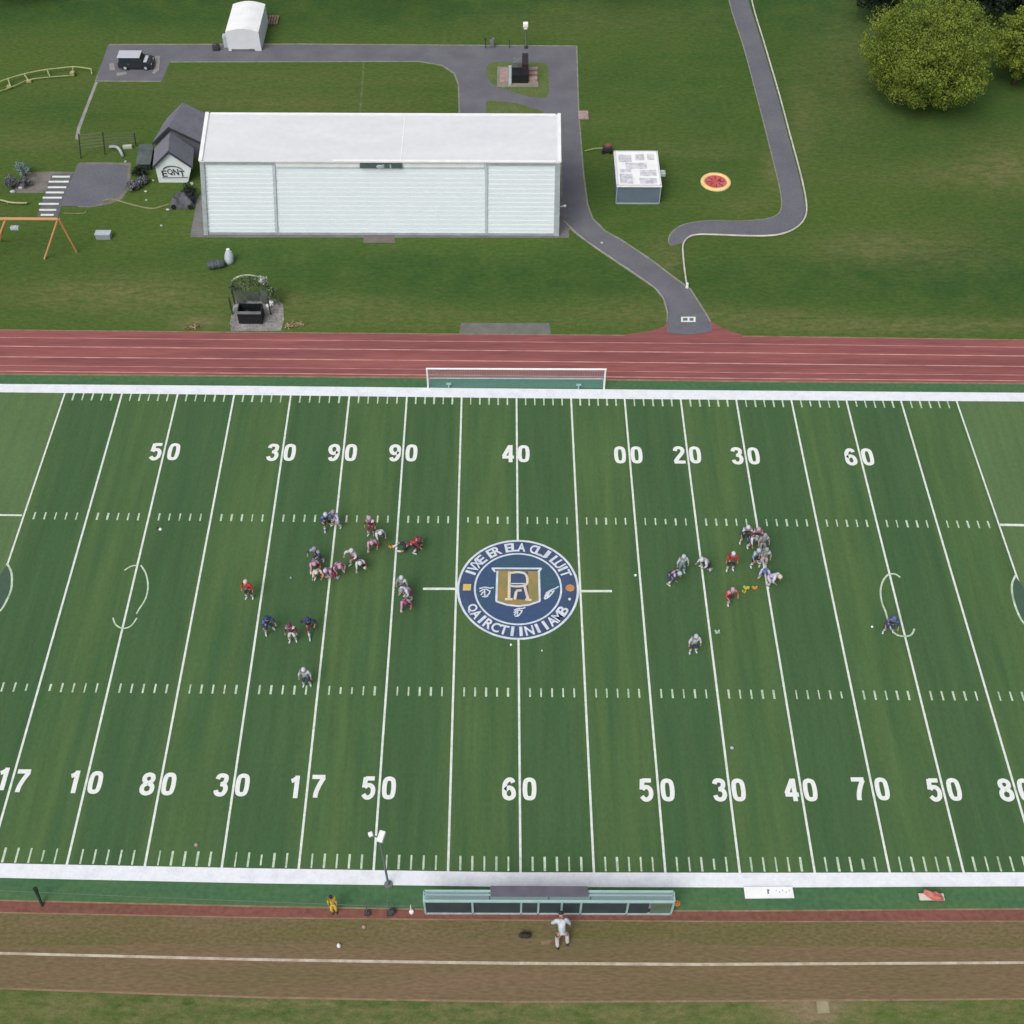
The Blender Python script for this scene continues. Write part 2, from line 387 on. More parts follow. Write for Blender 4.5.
# ---- yard lines
TOPX = [65.5, 122.5, 178, 234.5, 291, 349.5, 407, 461.7, 516.5, 571, 624.5, 680.5, 736, 791, 846, 900.5, 956]
BOTX = {2: 66.5, 3: 144.5, 4: 221.5, 5: 298.5, 6: 373.5, 7: 448, 8: 520.5, 9: 594, 10: 665.5, 11: 740, 12: 815, 13: 890, 14: 964}
LT, LB = [], []
for i, x in enumerate(TOPX):
    t = P(x, lerp_y(BT1, x)-1.5); LT.append(t)
    if i in BOTX: b = P(BOTX[i], lerp_y(BB0, BOTX[i])+1.5)
    else:
        q = P(*{0: (0, 587), 1: (0, 824), 15: (1024, 820), 16: (1024, 598)}[i]); yb = LB[-1].y if LB else -20.6
        yb = -20.9; k = (yb-t.y)/(q.y-t.y); b = t+(q-t)*k
    LB.append(b)
tag_yl = []
for i in range(17):
    mb = MB(); ribbon(mb, [LT[i], LB[i]], .145 if i not in (0, 16) else .13, .022); tag(mb.build('yard_line', WHITE), kind='structure')
# ---- end zone turf
for pts, nm in (((LT[0], LB[0], P(-420, 850), P(-200, 393)), 'end_zone'), ((LT[16], LB[16], P(1440, 860), P(1240, 403)), 'end_zone')):
    pts = list(pts); pts[2].y = LB[0].y; pts[3].y = pts[0].y
    if nm: tag(MB().poly([(p.x, p.y, .018) for p in (pts if pts[2].x > 0 else pts[::-1])]).build(nm, MT['endturf']), kind='structure')
# ---- hash marks
def row_y(y0, y1, y2):  return [(0, y0), (512, y1), (1024, y2)]
def hashes(tab, length_px, up, i0=0, i1=15):
    mb = MB()
    for i in range(i0, i1+1):
        for k in range(1, 6):
            f = k/6; t = LT[i].lerp(LT[i+1], f); b = LB[i].lerp(LB[i+1], f)
            # find where this column crosses the surveyed row
            lo, hi = 0.0, 1.0
            for _ in range(22):
                mdl = (lo+hi)/2; x, y = PX(t.lerp(b, mdl))
                if y < lerp_y(tab, x): lo = mdl
                else: hi = mdl
            c = t.lerp(b, lo); x, y = PX(c)
            jl = random.uniform(-.5, .5)
            a = P(x, y-length_px/2+jl*.4); e = P(x, y+length_px/2+jl*.6)
            dirv = (b-t).normalized(); L = (a-e).length/2
            if random.random() < .03: L *= .75
            ribbon(mb, [c-dirv*L, c+dirv*L], random.uniform(.09, .15), .022)
    return tag(mb.build('hash_marks', HASHW), kind='structure')
hashes(row_y(515.5, 520.5, 525), 7, 0)
hashes(row_y(687, 692.5, 696.5), 9, 0)
hashes(off(BT1, 3.2), 7.5, 0)
hashes(off(BB0, -8.5), 14.5, 0)
mb = MB(); ribbon(mb, [P(-60, 514.5), P(22, 515.5)], .16, .026); ribbon(mb, [P(1000, 525), P(1100, 526.5)], .22, .026)
ribbon(mb, [P(423, 589), P(456, 589)], .2, .026); ribbon(mb, [P(581, 591.3), P(612, 591.3)], .2, .026)
tag(mb.build('halfway_marks', WHITE), kind='structure')
# ---- faint arcs of the other game
def arc(pxlist, w=.11, n=6):
    mb = MB(); ribbon(mb, pxs(pxlist, n), w, .026); return tag(mb.build('painted_arc', HASHW), kind='structure')
arc([(124.5, 570.5), (131, 566.5), (137, 565.5)]); arc([(141, 565.5), (146, 574), (148, 587), (145.5, 599), (139, 609.5), (136.5, 614)])
arc([(113, 618), (116, 625), (123, 628.5), (131, 626), (137, 618)])
arc([(7, 563.5), (11.5, 573), (11.5, 588), (6.5, 601), (0, 611), (-14, 620), (-30, 618)], .15)
arc([(900, 577.5), (895, 574.3), (888, 575), (882.5, 582), (880.5, 592), (882, 603), (885.5, 612), (890, 627), (896, 634.5), (904, 636.5), (911, 635), (914.5, 629)], .13)
arc([(1015.5, 575.5), (1012, 584), (1012.5, 596), (1017, 611), (1024, 623.5), (1036, 632), (1050, 632)], .15)
SH = M('blue_green_turf', (.054, .096, .064), .1, 1, .9, c2=(.050, .092, .058), fine=(4, .1))
sheet('tinted_turf', [(7, 565), (11, 575), (11, 588), (6, 600), (0, 610), (-14, 619), (-30, 617), (-16, 600)][::-1], .0222, SH)
sheet('tinted_turf', [(1016, 577), (1012.5, 585), (1013, 596), (1017.5, 610), (1024, 622), (1036, 631), (1046, 631), (1040, 612)], .0222, SH)
# rough halo under the far-corner ticks
# ---- lettering
_g = {}
DIG = {  # stroke centre lines in a 1 x 2 box
 '0': [[(.5, 1.83), (.24, 1.68), (.17, 1.0), (.24, .32), (.5, .17), (.76, .32), (.83, 1.0), (.76, 1.68), (.5, 1.83)]],
 '1': [[(.62, 0), (.62, 2.0)], [(.60, 1.80), (.42, 1.62), (.22, 1.52)]],
 '2': [[(.18, 1.45), (.26, 1.74), (.52, 1.84), (.78, 1.70), (.80, 1.32), (.52, .85), (.22, .36), (.18, .17)], [(.05, .15), (.98, .15)]],
 '3': [[(.17, 1.52), (.27, 1.78), (.52, 1.84), (.77, 1.70), (.76, 1.30), (.56, 1.08), (.42, 1.06)], [(.50, 1.06), (.74, .95), (.84, .62), (.72, .25), (.48, .15), (.24, .26), (.16, .52)]],
 '4': [[(.72, 0), (.72, 2.0)], [(.66, 1.92), (.14, .68)], [(.04, .58), (1.0, .58)]],
 '5': [[(.26, 1.84), (.90, 1.84)], [(.27, 1.95), (.20, 1.02)], [(.22, 1.02), (.40, 1.22), (.66, 1.20), (.83, .92), (.81, .45), (.62, .18), (.38, .15), (.16, .42)]],
 '6': [[(.80, 1.55), (.68, 1.80), (.42, 1.80), (.22, 1.45), (.17, .90), (.22, .35), (.50, .16), (.78, .32), (.83, .68), (.70, 1.02), (.46, 1.10), (.24, .88)]],
 '7': [[(.03, 1.84), (.96, 1.84)], [(.86, 1.78), (.60, 1.15), (.42, .5), (.38, 0)]],
 '8': [[(.5, 1.84), (.24, 1.70), (.22, 1.32), (.5, 1.08), (.78, 1.32), (.76, 1.70), (.5, 1.84)], [(.5, 1.06), (.18, .82), (.18, .34), (.5, .15), (.82, .34), (.82, .82), (.5, 1.06)]],
 '9': [[(.20, .45), (.32, .20), (.58, .20), (.78, .55), (.83, 1.10), (.78, 1.65), (.50, 1.84), (.22, 1.68), (.17, 1.32), (.30, .98), (.54, .90), (.76, 1.12)]]}
def digit_mesh(mb, ch, c, W, H, z=0):
    for k, st in enumerate(DIG[ch]):
        pts = smooth(st, 5) if len(st) > 2 else [Vector((p[0], p[1], 0)) for p in st]
        th = .33
        L, Rr = [], []
        for i, p in enumerate(pts):
            t = pts[min(i+1, len(pts)-1)]-pts[max(i-1, 0)]; t = Vector((t.x*W, t.y*H/2, 0)).normalized(); n = Vector((-t.y, t.x, 0))
            q = Vector(((p.x-.5)*W, (p.y-1)*H/2, 0)); w = th*W/2
            if len(st) > 2 and st[0] == st[-1] and i in (0, len(pts)-1): n = Vector((0, -1, 0)) if t.x < 0 else Vector((0, 1, 0))
            L.append(q+n*w); Rr.append(q-n*w)
        m_ = len(pts); vs = [(c[0]+p.x, c[1]+p.y, z+k*.004) for p in Rr+L]
        mb.add(vs, [(i, i+1, m_+i+1, m_+i) for i in range(m_-1)])
def glyph(ch, bold=.035):
    if (ch, bold) in _g: return _g[(ch, bold)]
    cu = bpy.data.curves.new('t', 'FONT'); cu.body = ch; cu.offset = bold; cu.resolution_u = 4
    ob = bpy.data.objects.new('t', cu); COL.objects.link(ob)
    dg = bpy.context.evaluated_depsgraph_get(); me = bpy.data.meshes.new_from_object(ob.evaluated_get(dg))
    v = [tuple(q.co) for q in me.vertices]; f = [tuple(p.vertices) for p in me.polygons]
    bpy.data.objects.remove(ob); bpy.data.curves.remove(cu); bpy.data.meshes.remove(me)
    x0 = min(q[0] for q in v); x1 = max(q[0] for q in v); y0 = min(q[1] for q in v); y1 = max(q[1] for q in v)
    v = [((q[0]-x0)/(x1-x0)-.5, (q[1]-y0)/(y1-y0)-.5) for q in v]
    _g[(ch, bold)] = (v, f, (x1-x0)/(y1-y0)); return _g[(ch, bold)]
def put_glyph(mb, ch, fn, mi=0, bold=.035):
    v, f, a = glyph(ch, bold); vs = [fn(x, y) for x, y in v]
    # keep faces pointing up
    def up(face):
        p, q, r = (Vector(vs[face[i]]) for i in (0, 1, 2)); return face
    mb.add(vs, [up(x) for x in f], mi)
WD = {'1': .5, '0': 1, '4': 1.08}
def number(a, pa, b, pb, hpx, label):
    c = (P(*pa)+P(*pb))/2; rz = 0
    root = empty('painted_number', (c.x, c.y, .026), label, 'painted number', 'yard numbers painted along the field')
    for ch, p in ((a, pa), (b, pb)):
        w = P(*p)-c; t = P(p[0], p[1]-hpx/2); u = P(p[0], p[1]+hpx/2); H = abs(t.y-u.y)
        Wd = (mper(p[1])*hpx*.60)*WD.get(ch, 1)
        mb = MB(); digit_mesh(mb, ch, (w.x, w.y), mper(p[1])*hpx*(.70 if p[1] < 600 else .62), H); mb.build('digit', NUMW, root)
NUMW = M('number_paint', (.71, .73, .71), .04, 2.0, .8, fine=(6, .06))
far = [('5', (156, 451.8), '0', (173.8, 451.8), 'leftmost'), ('3', (273, 452.5), '0', (289.8, 452.5), ''), ('9', (334, 452.7), '0', (351, 452.7), ''),
       ('9', (395, 453), '0', (411.5, 453), ''), ('4', (508, 453.8), '0', (523.7, 453.8), ''), ('0', (620, 455), '0', (636.5, 455), ''),
       ('2', (679, 455), '0', (695, 455), ''), ('3', (737, 456), '0', (753.5, 456), ''), ('6', (850.5, 457), '0', (867.5, 457), '')]
fl = ['white number 50 at the left end of the far row', 'white number 30 on the far row between 50 and 90', 'white number 90 on the far row beside the left 30',
      'white number 90 on the far row, the one nearer the 40', 'white number 40 on the far row above the midfield logo', 'white number 00 on the far row right of the 40',
      'white number 20 on the far row between 00 and 30', 'white number 30 on the far row right of the 20', 'white number 60 at the right end of the far row']
for t, l in zip(far, fl): number(*t[:4], 17, l)
near = [('1', (3, 779), '7', (22, 781)), ('1', (74, 782), '0', (95.5, 782.5)), ('8', (148, 784), '0', (169, 784)), ('3', (221.5, 785), '0', (242.5, 785)),
        ('1', (294.8, 787), '7', (318, 786.5)), ('5', (368.5, 788), '0', (389, 788)), ('6', (509, 789), '0', (529.5, 789)), ('5', (646, 790), '0', (667.5, 790)),
        ('3', (719.5, 790), '0', (738.5, 790)), ('4', (791, 790), '0', (810, 790)), ('7', (859, 789), '0', (882, 789)), ('5', (934, 790), '0', (954, 789.5)), ('8', (1005.5, 790), '0', (1025, 790))]
nl = ['white number 17 cut by the left frame edge, near row', 'white number 10 on the near row at left', 'white number 80 on the near row between 10 and 30', 'white number 30 on the near row between 80 and 17',
      'white number 17 on the near row between 30 and 50', 'white number 50 on the near row above the light pole', 'white number 60 on the near row below the midfield logo',
      'white number 50 on the near row right of the 60', 'white number 30 on the near row between 50 and 40', 'white number 40 on the near row right of the 30',
      'white number 70 on the near row right of the 40', 'white number 50 on the near row right of the 70', 'white number 80 cut by the right frame edge']
for t, l in zip(near, nl): number(*t, 22.5, l)

# ---- midfield logo
LC = P(518, 588.6); LR = 4.42
logo = empty('midfield_logo', (LC.x, LC.y, .030), 'round blue and white team crest with a gold letter painted at midfield', 'field logo')
def disc(name, r, z, mat, r2=0, n=72, jag=0):
    mb = MB(); o = []; rr = [r*(1+random.uniform(-jag, jag)) for _ in range(n)]
    if r2:
        vs = [(rr[k]*math.cos(2*math.pi*k/n), rr[k]*math.sin(2*math.pi*k/n), z) for k in range(n)]+[(r2*math.cos(2*math.pi*k/n), r2*math.sin(2*math.pi*k/n), z) for k in range(n)]
        mb.add(vs, [(k, (k+1) % n, n+(k+1) % n, n+k) for k in range(n)])
    else: mb.poly([(rr[k]*math.cos(2*math.pi*k/n), rr[k]*math.sin(2*math.pi*k/n), z) for k in range(n)])
    return mb.build(name, mat, logo)
disc('outer_band', LR*.985, .000, MT['logo_navy'])
disc('outer_ring', LR, .008, MT['logo_white'], LR*.963, jag=.002)
disc('inner_disc', LR*.70, .004, MT['logo_teal'])
disc('inner_ring', LR*.722, .008, MT['logo_white'], LR*.692, jag=.002)
L2 = lambda zx, zy, z=.012: ((zx-500)/340*LR, (388-zy)/284*LR, z)
txt = MB()
def arc_text(s, a0, a1, r, h, w, inward=False):
    for i, ch in enumerate(s):
        if ch == ' ': continue
        zz = .012+.004*(i % 2)
        a = R_(a0+(a1-a0)*i/(len(s)-1)); c, sn = math.cos(a), math.sin(a)
        rad = Vector((c, sn, 0)); tan = Vector((sn, -c, 0))
        if inward: rad, tan = -rad, -tan
        ww = w*(.35 if ch in 'I·' else 1)
        o = Vector((c*r, sn*r, zz))
        put_glyph(txt, ch, lambda x, y: tuple(o+tan*(x*ww)+rad*(y*h)), bold=.008 if ch == 'M' else .028)
arc_text('IVXE ER ELA CLJ LUIT', 158, 21, LR*.845, .80, .60)
arc_text('QAIRCTIINIIAMB', 208, 329, LR*.842, .80, .64, True)
txt.build('lettering', MT['logo_white'], logo)
mb = MB(); mb.poly([L2(*q) for q in ((378, 285), (618, 290), (622, 460), (560, 482), (500, 490), (440, 482), (378, 462))][::-1]); mb.build('shield', MT['logo_gold'], logo)
def strokes(mb, segs, w, z, mi=0):
    for k, sg in enumerate(segs): ribbon(mb, [L2(*q) for q in sg], w, z+.0013*k, mi)
mb = MB(); strokes(mb, [[(352, 274), (634, 274)], [(354, 272), (372, 295)], [(632, 272), (614, 295)], [(384, 290), (380, 462)], [(618, 290), (620, 460)]], .15, .020)
strokes(mb, [[(378, 462), (440, 482), (500, 489), (560, 482), (622, 460)]], .15, .022); mb.build('shield_outline', MT['logo_white'], logo)
mb = MB(); mb.poly([L2(*q, .016) for q in ((448, 292), (556, 292), (556, 380), (560, 452), (448, 452))][::-1]); mb.build('letter_field', MT['logo_navy'], logo)
mb = MB()
strokes(mb, [[(452, 292), (450, 452)], [(428, 450), (470, 450)], [(536, 372), (556, 452)], [(490, 405), (482, 452)], [(490, 403), (520, 400)], [(540, 452), (575, 455)]], .2, .024)
ribbon(mb, [Vector(L2(q.x, q.y)) for q in smooth([(452, 302), (500, 296), (540, 306), (552, 335), (545, 368), (500, 378), (452, 374)], 5)], .18, .026)
mb.build('letter', MT['logo_cream'], logo)
for sg_ in ([(460, 362), (540, 362)], [(500, 296), (540, 300)]): mb = MB(); strokes(mb, [sg_], .09, .028); mb.build('letter_highlight', MT['logo_white'], logo)
for (x, y), mt in (((215, 383), 'logo_yellow'), ((790, 385), 'logo_orange')):
    mb = MB(); mb.poly([L2(x-22, y+18), L2(x+22, y+18), L2(x+24, y-18), L2(x-20, y-18)] if mt == 'logo_yellow' else [L2(x+26*math.cos(k*.785), y+21*math.sin(k*.785)) for k in range(8)][::-1]); mb.build('gold_spot', MT[mt], logo)
mb = MB(); mb.poly([L2(785+8*math.cos(k*.785), 448+8*math.sin(k*.785)) for k in range(8)][::-1]); mb.build('small_dot', MT['logo_white'], logo)
for cx, cy, rot in ((325, 408, 0), (680, 415, .5), (506, 520, .2)):
    mb = MB()
    for sg in ([(-40, -18), (-10, -26), (20, -20), (40, -24)], [(-38, 0), (-20, -12), (0, -14), (14, -4)], [(-30, 20), (-22, 4), (-6, 0)], [(0, 26), (16, 10), (20, -8)], [(-24, 28), (-4, 30), (10, 24)], [(-12, -8), (-8, 26)]):
        k = .8 if cy > 500 else 1
        pts = [(cx+k*(x*math.cos(rot)-y*math.sin(rot)*1.0), cy+k*(-x*math.sin(rot)*.9+y*math.cos(rot))) for x, y in sg]
        ribbon(mb, [Vector(L2(*q)) for q in pts], .1, .012+.0015*len(mb.f))
    mb.build('squiggle_emblem', MT['logo_white'], logo)

# ================================================================ ROADS AND PATHS
road = [(108, 45), (300, 44.5), (576, 46.5), (578, 110), (581, 150), (583, 175), (587, 205), (592, 219), (604, 231), (620, 240), (650, 260), (675, 279), (690, 290), (704, 312), (712, 326), (712, 331),
        (690, 334.5), (667, 332), (668, 312), (664, 298), (655, 287), (630, 270), (600, 250), (582, 237), (563, 222), (562, 160), (561, 150), (460, 150), (460, 112), (459, 84), (455, 73), (443, 65), (420, 61), (170, 61.5), (162, 81), (96, 80.5)]
sheet('road_edge', [(q[0]+(1.3 if i < 15 else -1.3), q[1]+(-1 if i < 3 or (i > 3 and i < 15) else 1)) for i, q in enumerate(road)][::-1], .006, MT['pale_edge'])
sheet('road', road[::-1], .010, MT['asphalt'])
isl = [(487, 66), (492, 62.3), (520, 62), (545, 63), (548, 66), (549, 92), (546, 98), (530, 97), (510, 91), (492, 84), (487, 77)]
sheet('traffic_island', isl[::-1], .014, M('island_grass', (.085, .125, .030), .2, .8, .95, c2=(.11, .14, .05), fine=(4, .2)))
sheet('traffic_island', [(486, 114), (486, 102), (490, 100.5), (515, 103), (543, 111), (543, 115)][::-1], .014, MT['dirtgrass'] and M('corner_grass', (.085, .120, .030), .2, .8, .95, c2=(.11, .14, .05), fine=(4, .2)))
path_l = [(728, -30), (730, 2), (745, 50), (757, 95), (766, 130), (776, 170), (781, 192), (782, 208), (776, 216), (762, 219.5), (740, 221), (715, 220.5), (696, 222), (681, 226), (672, 233), (669, 241), (672, 246)]
path_r = [(742, -30), (749, 2), (764, 50), (778, 98), (787, 132), (796, 165), (802, 190), (805, 207), (803, 218), (795, 227), (782, 233), (765, 235), (740, 235), (715, 234), (697, 234), (688, 237), (683, 243)]
a = [(q.x, q.y) for q in smooth(path_l, 4)]; b = [(q.x, q.y) for q in smooth(path_r, 4)]
sheet('footpath', a+b[::-1], .010, MT['asphalt2'])
sheet('footpath_edge', [(x-1.2, y-.4) for x, y in a]+[(x, y) for x, y in b[::-1]], .006, MT['pale_edge'])
ed = MB(); pts = pxs([(750, -30), (751.5, 0), (766, 50), (780, 98), (789, 132), (798, 165), (804, 190), (806.5, 208), (804.5, 219), (796, 228.5), (782, 234.6), (765, 236.6), (740, 236.4), (715, 235.4), (698, 235.3), (688.5, 238), (683.5, 244), (682.8, 252), (684.5, 270), (687, 287)], 6)
ed.tube([Vector((p.x, p.y, .10)) for p in pts], .085, 6)
tag(ed.build('path_kerb', M('cream_kerb', (.58, .57, .50), .15, 1.0, .8)), 'thin cream kerb curving along the right side of the footpath', 'kerb')
sheet('track_apron', [(625, 334.5), (650, 331), (664, 327), (668, 320), (700, 318), (712, 322), (722, 328), (742, 335), (744, 340), (625, 339)][::-1], .008, MT['track'])
sheet('path_end', [(667, 333), (668, 318), (704, 313), (712, 326), (710, 332), (690, 335)][::-1], .026, MT['asphalt2'])
mk = MB()
def pq(mb, q, z): mb.poly([Vector((*P(x, y).xy, z)) for x, y in q][::-1])
pq(mk, [(681, 317), (695, 317), (696, 318.2), (681, 318.2)], .032); pq(mk, [(681, 321), (695, 321), (696, 322.2), (681, 322.2)], .032)
for x in (681, 687.5, 693.5): pq(mk, [(x, 317.8), (x+2, 317.8), (x+2, 321.4), (x, 321.4)], .036)
tag(mk.build('path_marking', WHITE), 'small white painted box on the path end by the track', 'path marking')
sheet('drain_strip', [(95, 82), (98, 82), (88, 108), (80, 130), (79, 140), (75, 139), (77, 128), (85, 108)][::-1], .006, MT['concrete'])
sheet('concrete_slab', [(461, 323), (549, 323), (551, 334), (459, 334)][::-1], .005, MT['midgrey'] and M('grey_slab', (.155, .16, .145), .1, 1, .9, fine=(4, .12)))
sheet('gravel_pad', [(234, 303), (240, 297), (272, 296), (283, 304), (284, 320), (281, 331), (231, 331), (230, 322)][::-1], .005, MT['gravel'])
sheet('hangar_apron', [(199, 195), (204, 238), (569, 237.5), (570, 219), (560, 215), (555, 190)][::-1] and [(190, 237.5), (197, 200), (206, 185), (560, 190), (569, 219), (569, 238)][::-1], .016, MT['apron'])
sheet('door_step', [(364, 235), (394, 235), (395, 243), (363, 243)][::-1], .020, M('step_stone', (.155, .135, .125), .1, 1, .9))
sheet('pink_paving', [(30, 172), (52, 171.5), (74, 172), (60, 193), (14, 193), (17, 180)][::-1], .006, MT['pinkpad'])
sheet('parking_pad', [(60, 206), (76, 168), (80, 165), (104, 164.5), (128, 165), (127, 186), (120, 196), (108, 202), (90, 206)][::-1], .010, MT['asphalt2'])
sheet('pad_border', [(76, 166), (80, 162.5), (104, 162), (131, 163), (130, 187), (122, 199), (110, 204), (90, 207.5), (78, 207)][::-1], .0055, MT['pinkpad'])
sheet('crossing_lane', [(52, 174), (73, 173), (58, 217), (37, 217)][::-1], .014, M('crossing_asphalt', (.125, .125, .14), .1, 1, .9))
for x0, x1, y in ((52.5, 70, 176.8), (49, 69, 181.8), (48, 66.5, 187.4), (46, 64, 192.6), (43, 62, 197.8), (39, 59, 204), (39.5, 56.5, 210), (41, 54, 215)):
    mb = MB(); pq(mb, [(x0, y-.9), (x1, y-.9), (x1-.4, y+.9), (x0-.4, y+.9)], .020)
    tag(mb.build('zebra_bar', WHITE), kind='structure')
sheet('paving_tile', [(816, 1001.5), (828, 1001.5), (830, 1013), (818, 1013.5)][::-1], .012, M('tile_stone', (.30, .27, .17), .1, 2, .9))
sheet('bare_strip', [(359, 113), (361, 88), (363, 62), (364.5, 62), (363, 90), (361, 113)][::-1], .004, M('thin_grass', (.13, .16, .06), .2, 2, .9))
# ================================================================ BUILDINGS
def V(p): return Vector(p)
def quadw(mb, pts, mi=0): return mb.add([tuple(p) for p in pts], [tuple(range(len(pts)))], mi)
# ---- hangar
bl, br = P(204, 234.5), P(559, 234.5); yF = (bl.y+br.y)/2; bl.y = br.y = yF
HZ = height_at(380, 161, V((0, yF, 0)))
def at_y(px, py, y):  # point on the vertical plane y
    d = RT*((px-512)/FPX)+DN*((py-512)/FPX)+fwd; t = (y-CAM.y)/d.y; return CAM+d*t
tl, tr = at_y(200, 160.5, yF), at_y(560.5, 162, yF); tl.z = tr.z = HZ
bkL, bkR = P(206.5, 114, HZ), P(560, 115.5, HZ); yB = bkL.y; bkR.y = yB
hg = empty('hangar', (0, yF, 0), 'long white hangar clad in horizontal ribbed sheet with a wide centre door', 'building')
o0 = V((0, yF, 0))
def loc(p): return V(p)-o0
mb = MB(); A = [loc(bl), loc(br), loc((br.x, yB, 0)), loc((bl.x, yB, 0))]; B = [loc(tl), loc(tr), loc(bkR), loc(bkL)]
mb.hexa(A, [q-V((0, 0, .02)) for q in B]); mb.build('wall', MT['wall'], hg)
def wall_pt(fx, fz, out=0):  # fx 0..1 across, fz 0..1 up the leaning facade
    l = loc(bl).lerp(loc(tl), fz); r = loc(br).lerp(loc(tr), fz); p = l.lerp(r, fx); p.y -= out; return p
def fx_of(px, py=200):
    fz = (234.5-py)/73.5; p = at_y(px, py, yF); l = bl.lerp(tl, fz); r = br.lerp(tr, fz); return (p.x-l.x)/(r.x-l.x)
GAP = M('cladding_groove', (.67, .74, .78), .04, 1, .6)
def ribs(fx0, fx1, fz0, fz1, n, depth, name, mat):
    mb = MB()
    for k in range(n):
        a = fz0+(fz1-fz0)*k/n; b = fz0+(fz1-fz0)*(k+1)/n; m_ = a+(b-a)*.78
        p = [wall_pt(fx0, a, depth*.1), wall_pt(fx1, a, depth*.1), wall_pt(fx1, m_, depth), wall_pt(fx0, m_, depth)]
        q = [wall_pt(fx0, b-.0004, .012), wall_pt(fx1, b-.0004, .012)]
        mb.add(p, [(0, 1, 2, 3)]); mb.add([p[3], p[2], q[1], q[0]], [(0, 1, 2, 3)], 1)
    return mb.build(name, [mat, GAP], hg)
f1, f2 = fx_of(275.5), fx_of(486)
ribs(.012, f1-.006, .035, .96, 15, .05, 'wall_cladding', MT['wall'])
ribs(f2+.006, .985, .035, .96, 15, .05, 'wall_cladding', MT['wall'])
ribs(f1+.005, f2-.005, .035, .915, 14, .045, 'sliding_door', MT['wall'])
def bar(fx0, fx1, fz0, fz1, d, name, mat):
    mb = MB(); A = [wall_pt(fx0, fz0, d), wall_pt(fx1, fz0, d), wall_pt(fx1, fz0, .01), wall_pt(fx0, fz0, .01)]
    B = [wall_pt(fx0, fz1, d), wall_pt(fx1, fz1, d), wall_pt(fx1, fz1, .01), wall_pt(fx0, fz1, .01)]
    return mb.hexa(A, B).build(name, mat, hg)
MT['jamb'] = M('jamb_grey', (.52, .58, .62), .05, 1, .6); bar(f1-.004, f1+.003, .03, .95, .12, 'door_jamb', MT['jamb']); bar(f2-.003, f2+.004, .03, .95, .12, 'door_jamb', MT['jamb'])
bar(.0, .012, .0, 1, .18, 'corner_trim', MT['palegrey']); bar(.985, 1.0, 0, 1, .18, 'corner_trim', MT['palegrey'])
bar(f1+.005, f2-.005, .915, .935, .12, 'door_rail', MT['jamb'])
bar(f1+.005, f2-.005, .935, .985, .1, 'door_fascia', MT['whitetrim'])
bar(.012, .985, 0, .03, .10, 'plinth', MT['greytrim'])
bar(.012, f1, .961, .985, .16, 'eave_gutter', MT['palegrey']); bar(f2, .985, .961, .985, .16, 'eave_gutter', MT['palegrey'])
s0, s1 = fx_of(360, 163), fx_of(402, 163)
sg = bar(s0, s1, .930, .985, .30, 'sign_board', MT['darkgreen'])
for fx, w in ((.56, .02), (.73, .016)):
    p = wall_pt(s0+(s1-s0)*fx, .957, .31); MB().box(p, (w*4.2*2, .04, .36)).build('emblem_bar', MT['palegrey'], sg); mb = MB()
p = wall_pt(s0+(s1-s0)*.48, .957, .36); mb.ball(p, (.34, .05, .2), 10); mb.build('emblem', MT['palegrey'], sg)
# roof: slab with rims
mb = MB()
Rf = [loc(tl), loc(tr), loc(bkR), loc(bkL)]
fr = V((0, -.28, 0)); Rr = [Rf[0]+fr, Rf[1]+fr, Rf[2], Rf[3]]
mb.hexa(Rr, [q+V((0, 0, .10)) for q in Rr]); mb.build('roof', MT['roofwhite'], hg)
mb = MB()
for a, b, w in ((0, 3, .38), (1, 2, .34)):
    s = 1 if a == 0 else -1
    A = [Rr[a]+V((-.06*s, 0, .103)), Rr[a]+V((w*s*.7, 0, .103)), Rr[b]+V((w*s*.7, 0, .103)), Rr[b]+V((-.06*s, 0, .103))]
    if s < 0: A = A[::-1]
    MB().hexa(A, [q+V((0, 0, .12)) for q in A]).build('roof_edge', MT['whitetrim'], hg)
mb = MB(); A = [Rr[3]+V((.4, -.2, .103)), Rr[2]+V((-.4, -.2, .103)), Rr[2]+V((-.4, .05, .103)), Rr[3]+V((.4, .05, .103))]; mb.hexa(A, [q+V((0, 0, .04)) for q in A])
mb.build('roof_edge', MT['whitetrim'], hg)
mb = MB(); xm = loc(P(403, 140, HZ)).x
for x in (xm,): mb.box((x, (Rr[0].y+Rr[3].y)/2, HZ+.115), (.08, abs(Rr[3].y-Rr[0].y)*.9, .02))
A0 = Rr[0].lerp(Rr[1], .37); A = [A0+V((0, .0, .104)), Rr[1]+V((-.4, 0, .104)), Rr[1]+V((-.4, .28, .104)), A0+V((0, .28, .104))]; mb.hexa(A, [q+V((0, 0, .05)) for q in A])
mb.build('roof_seam', MT['whitetrim'], hg)
# wall mounted lamp on the right corner
mb = MB(); mb.tube([wall_pt(1, .38, -.2)+V((.0, 0, 0)), wall_pt(1, .38, -.2)+V((.45, 0, .12))], .05, 6); mb.ball(wall_pt(1, .38, -.2)+V((.5, 0, .1)), .13, 8); mb.build('wall_lamp', MT['palegrey'], hg)

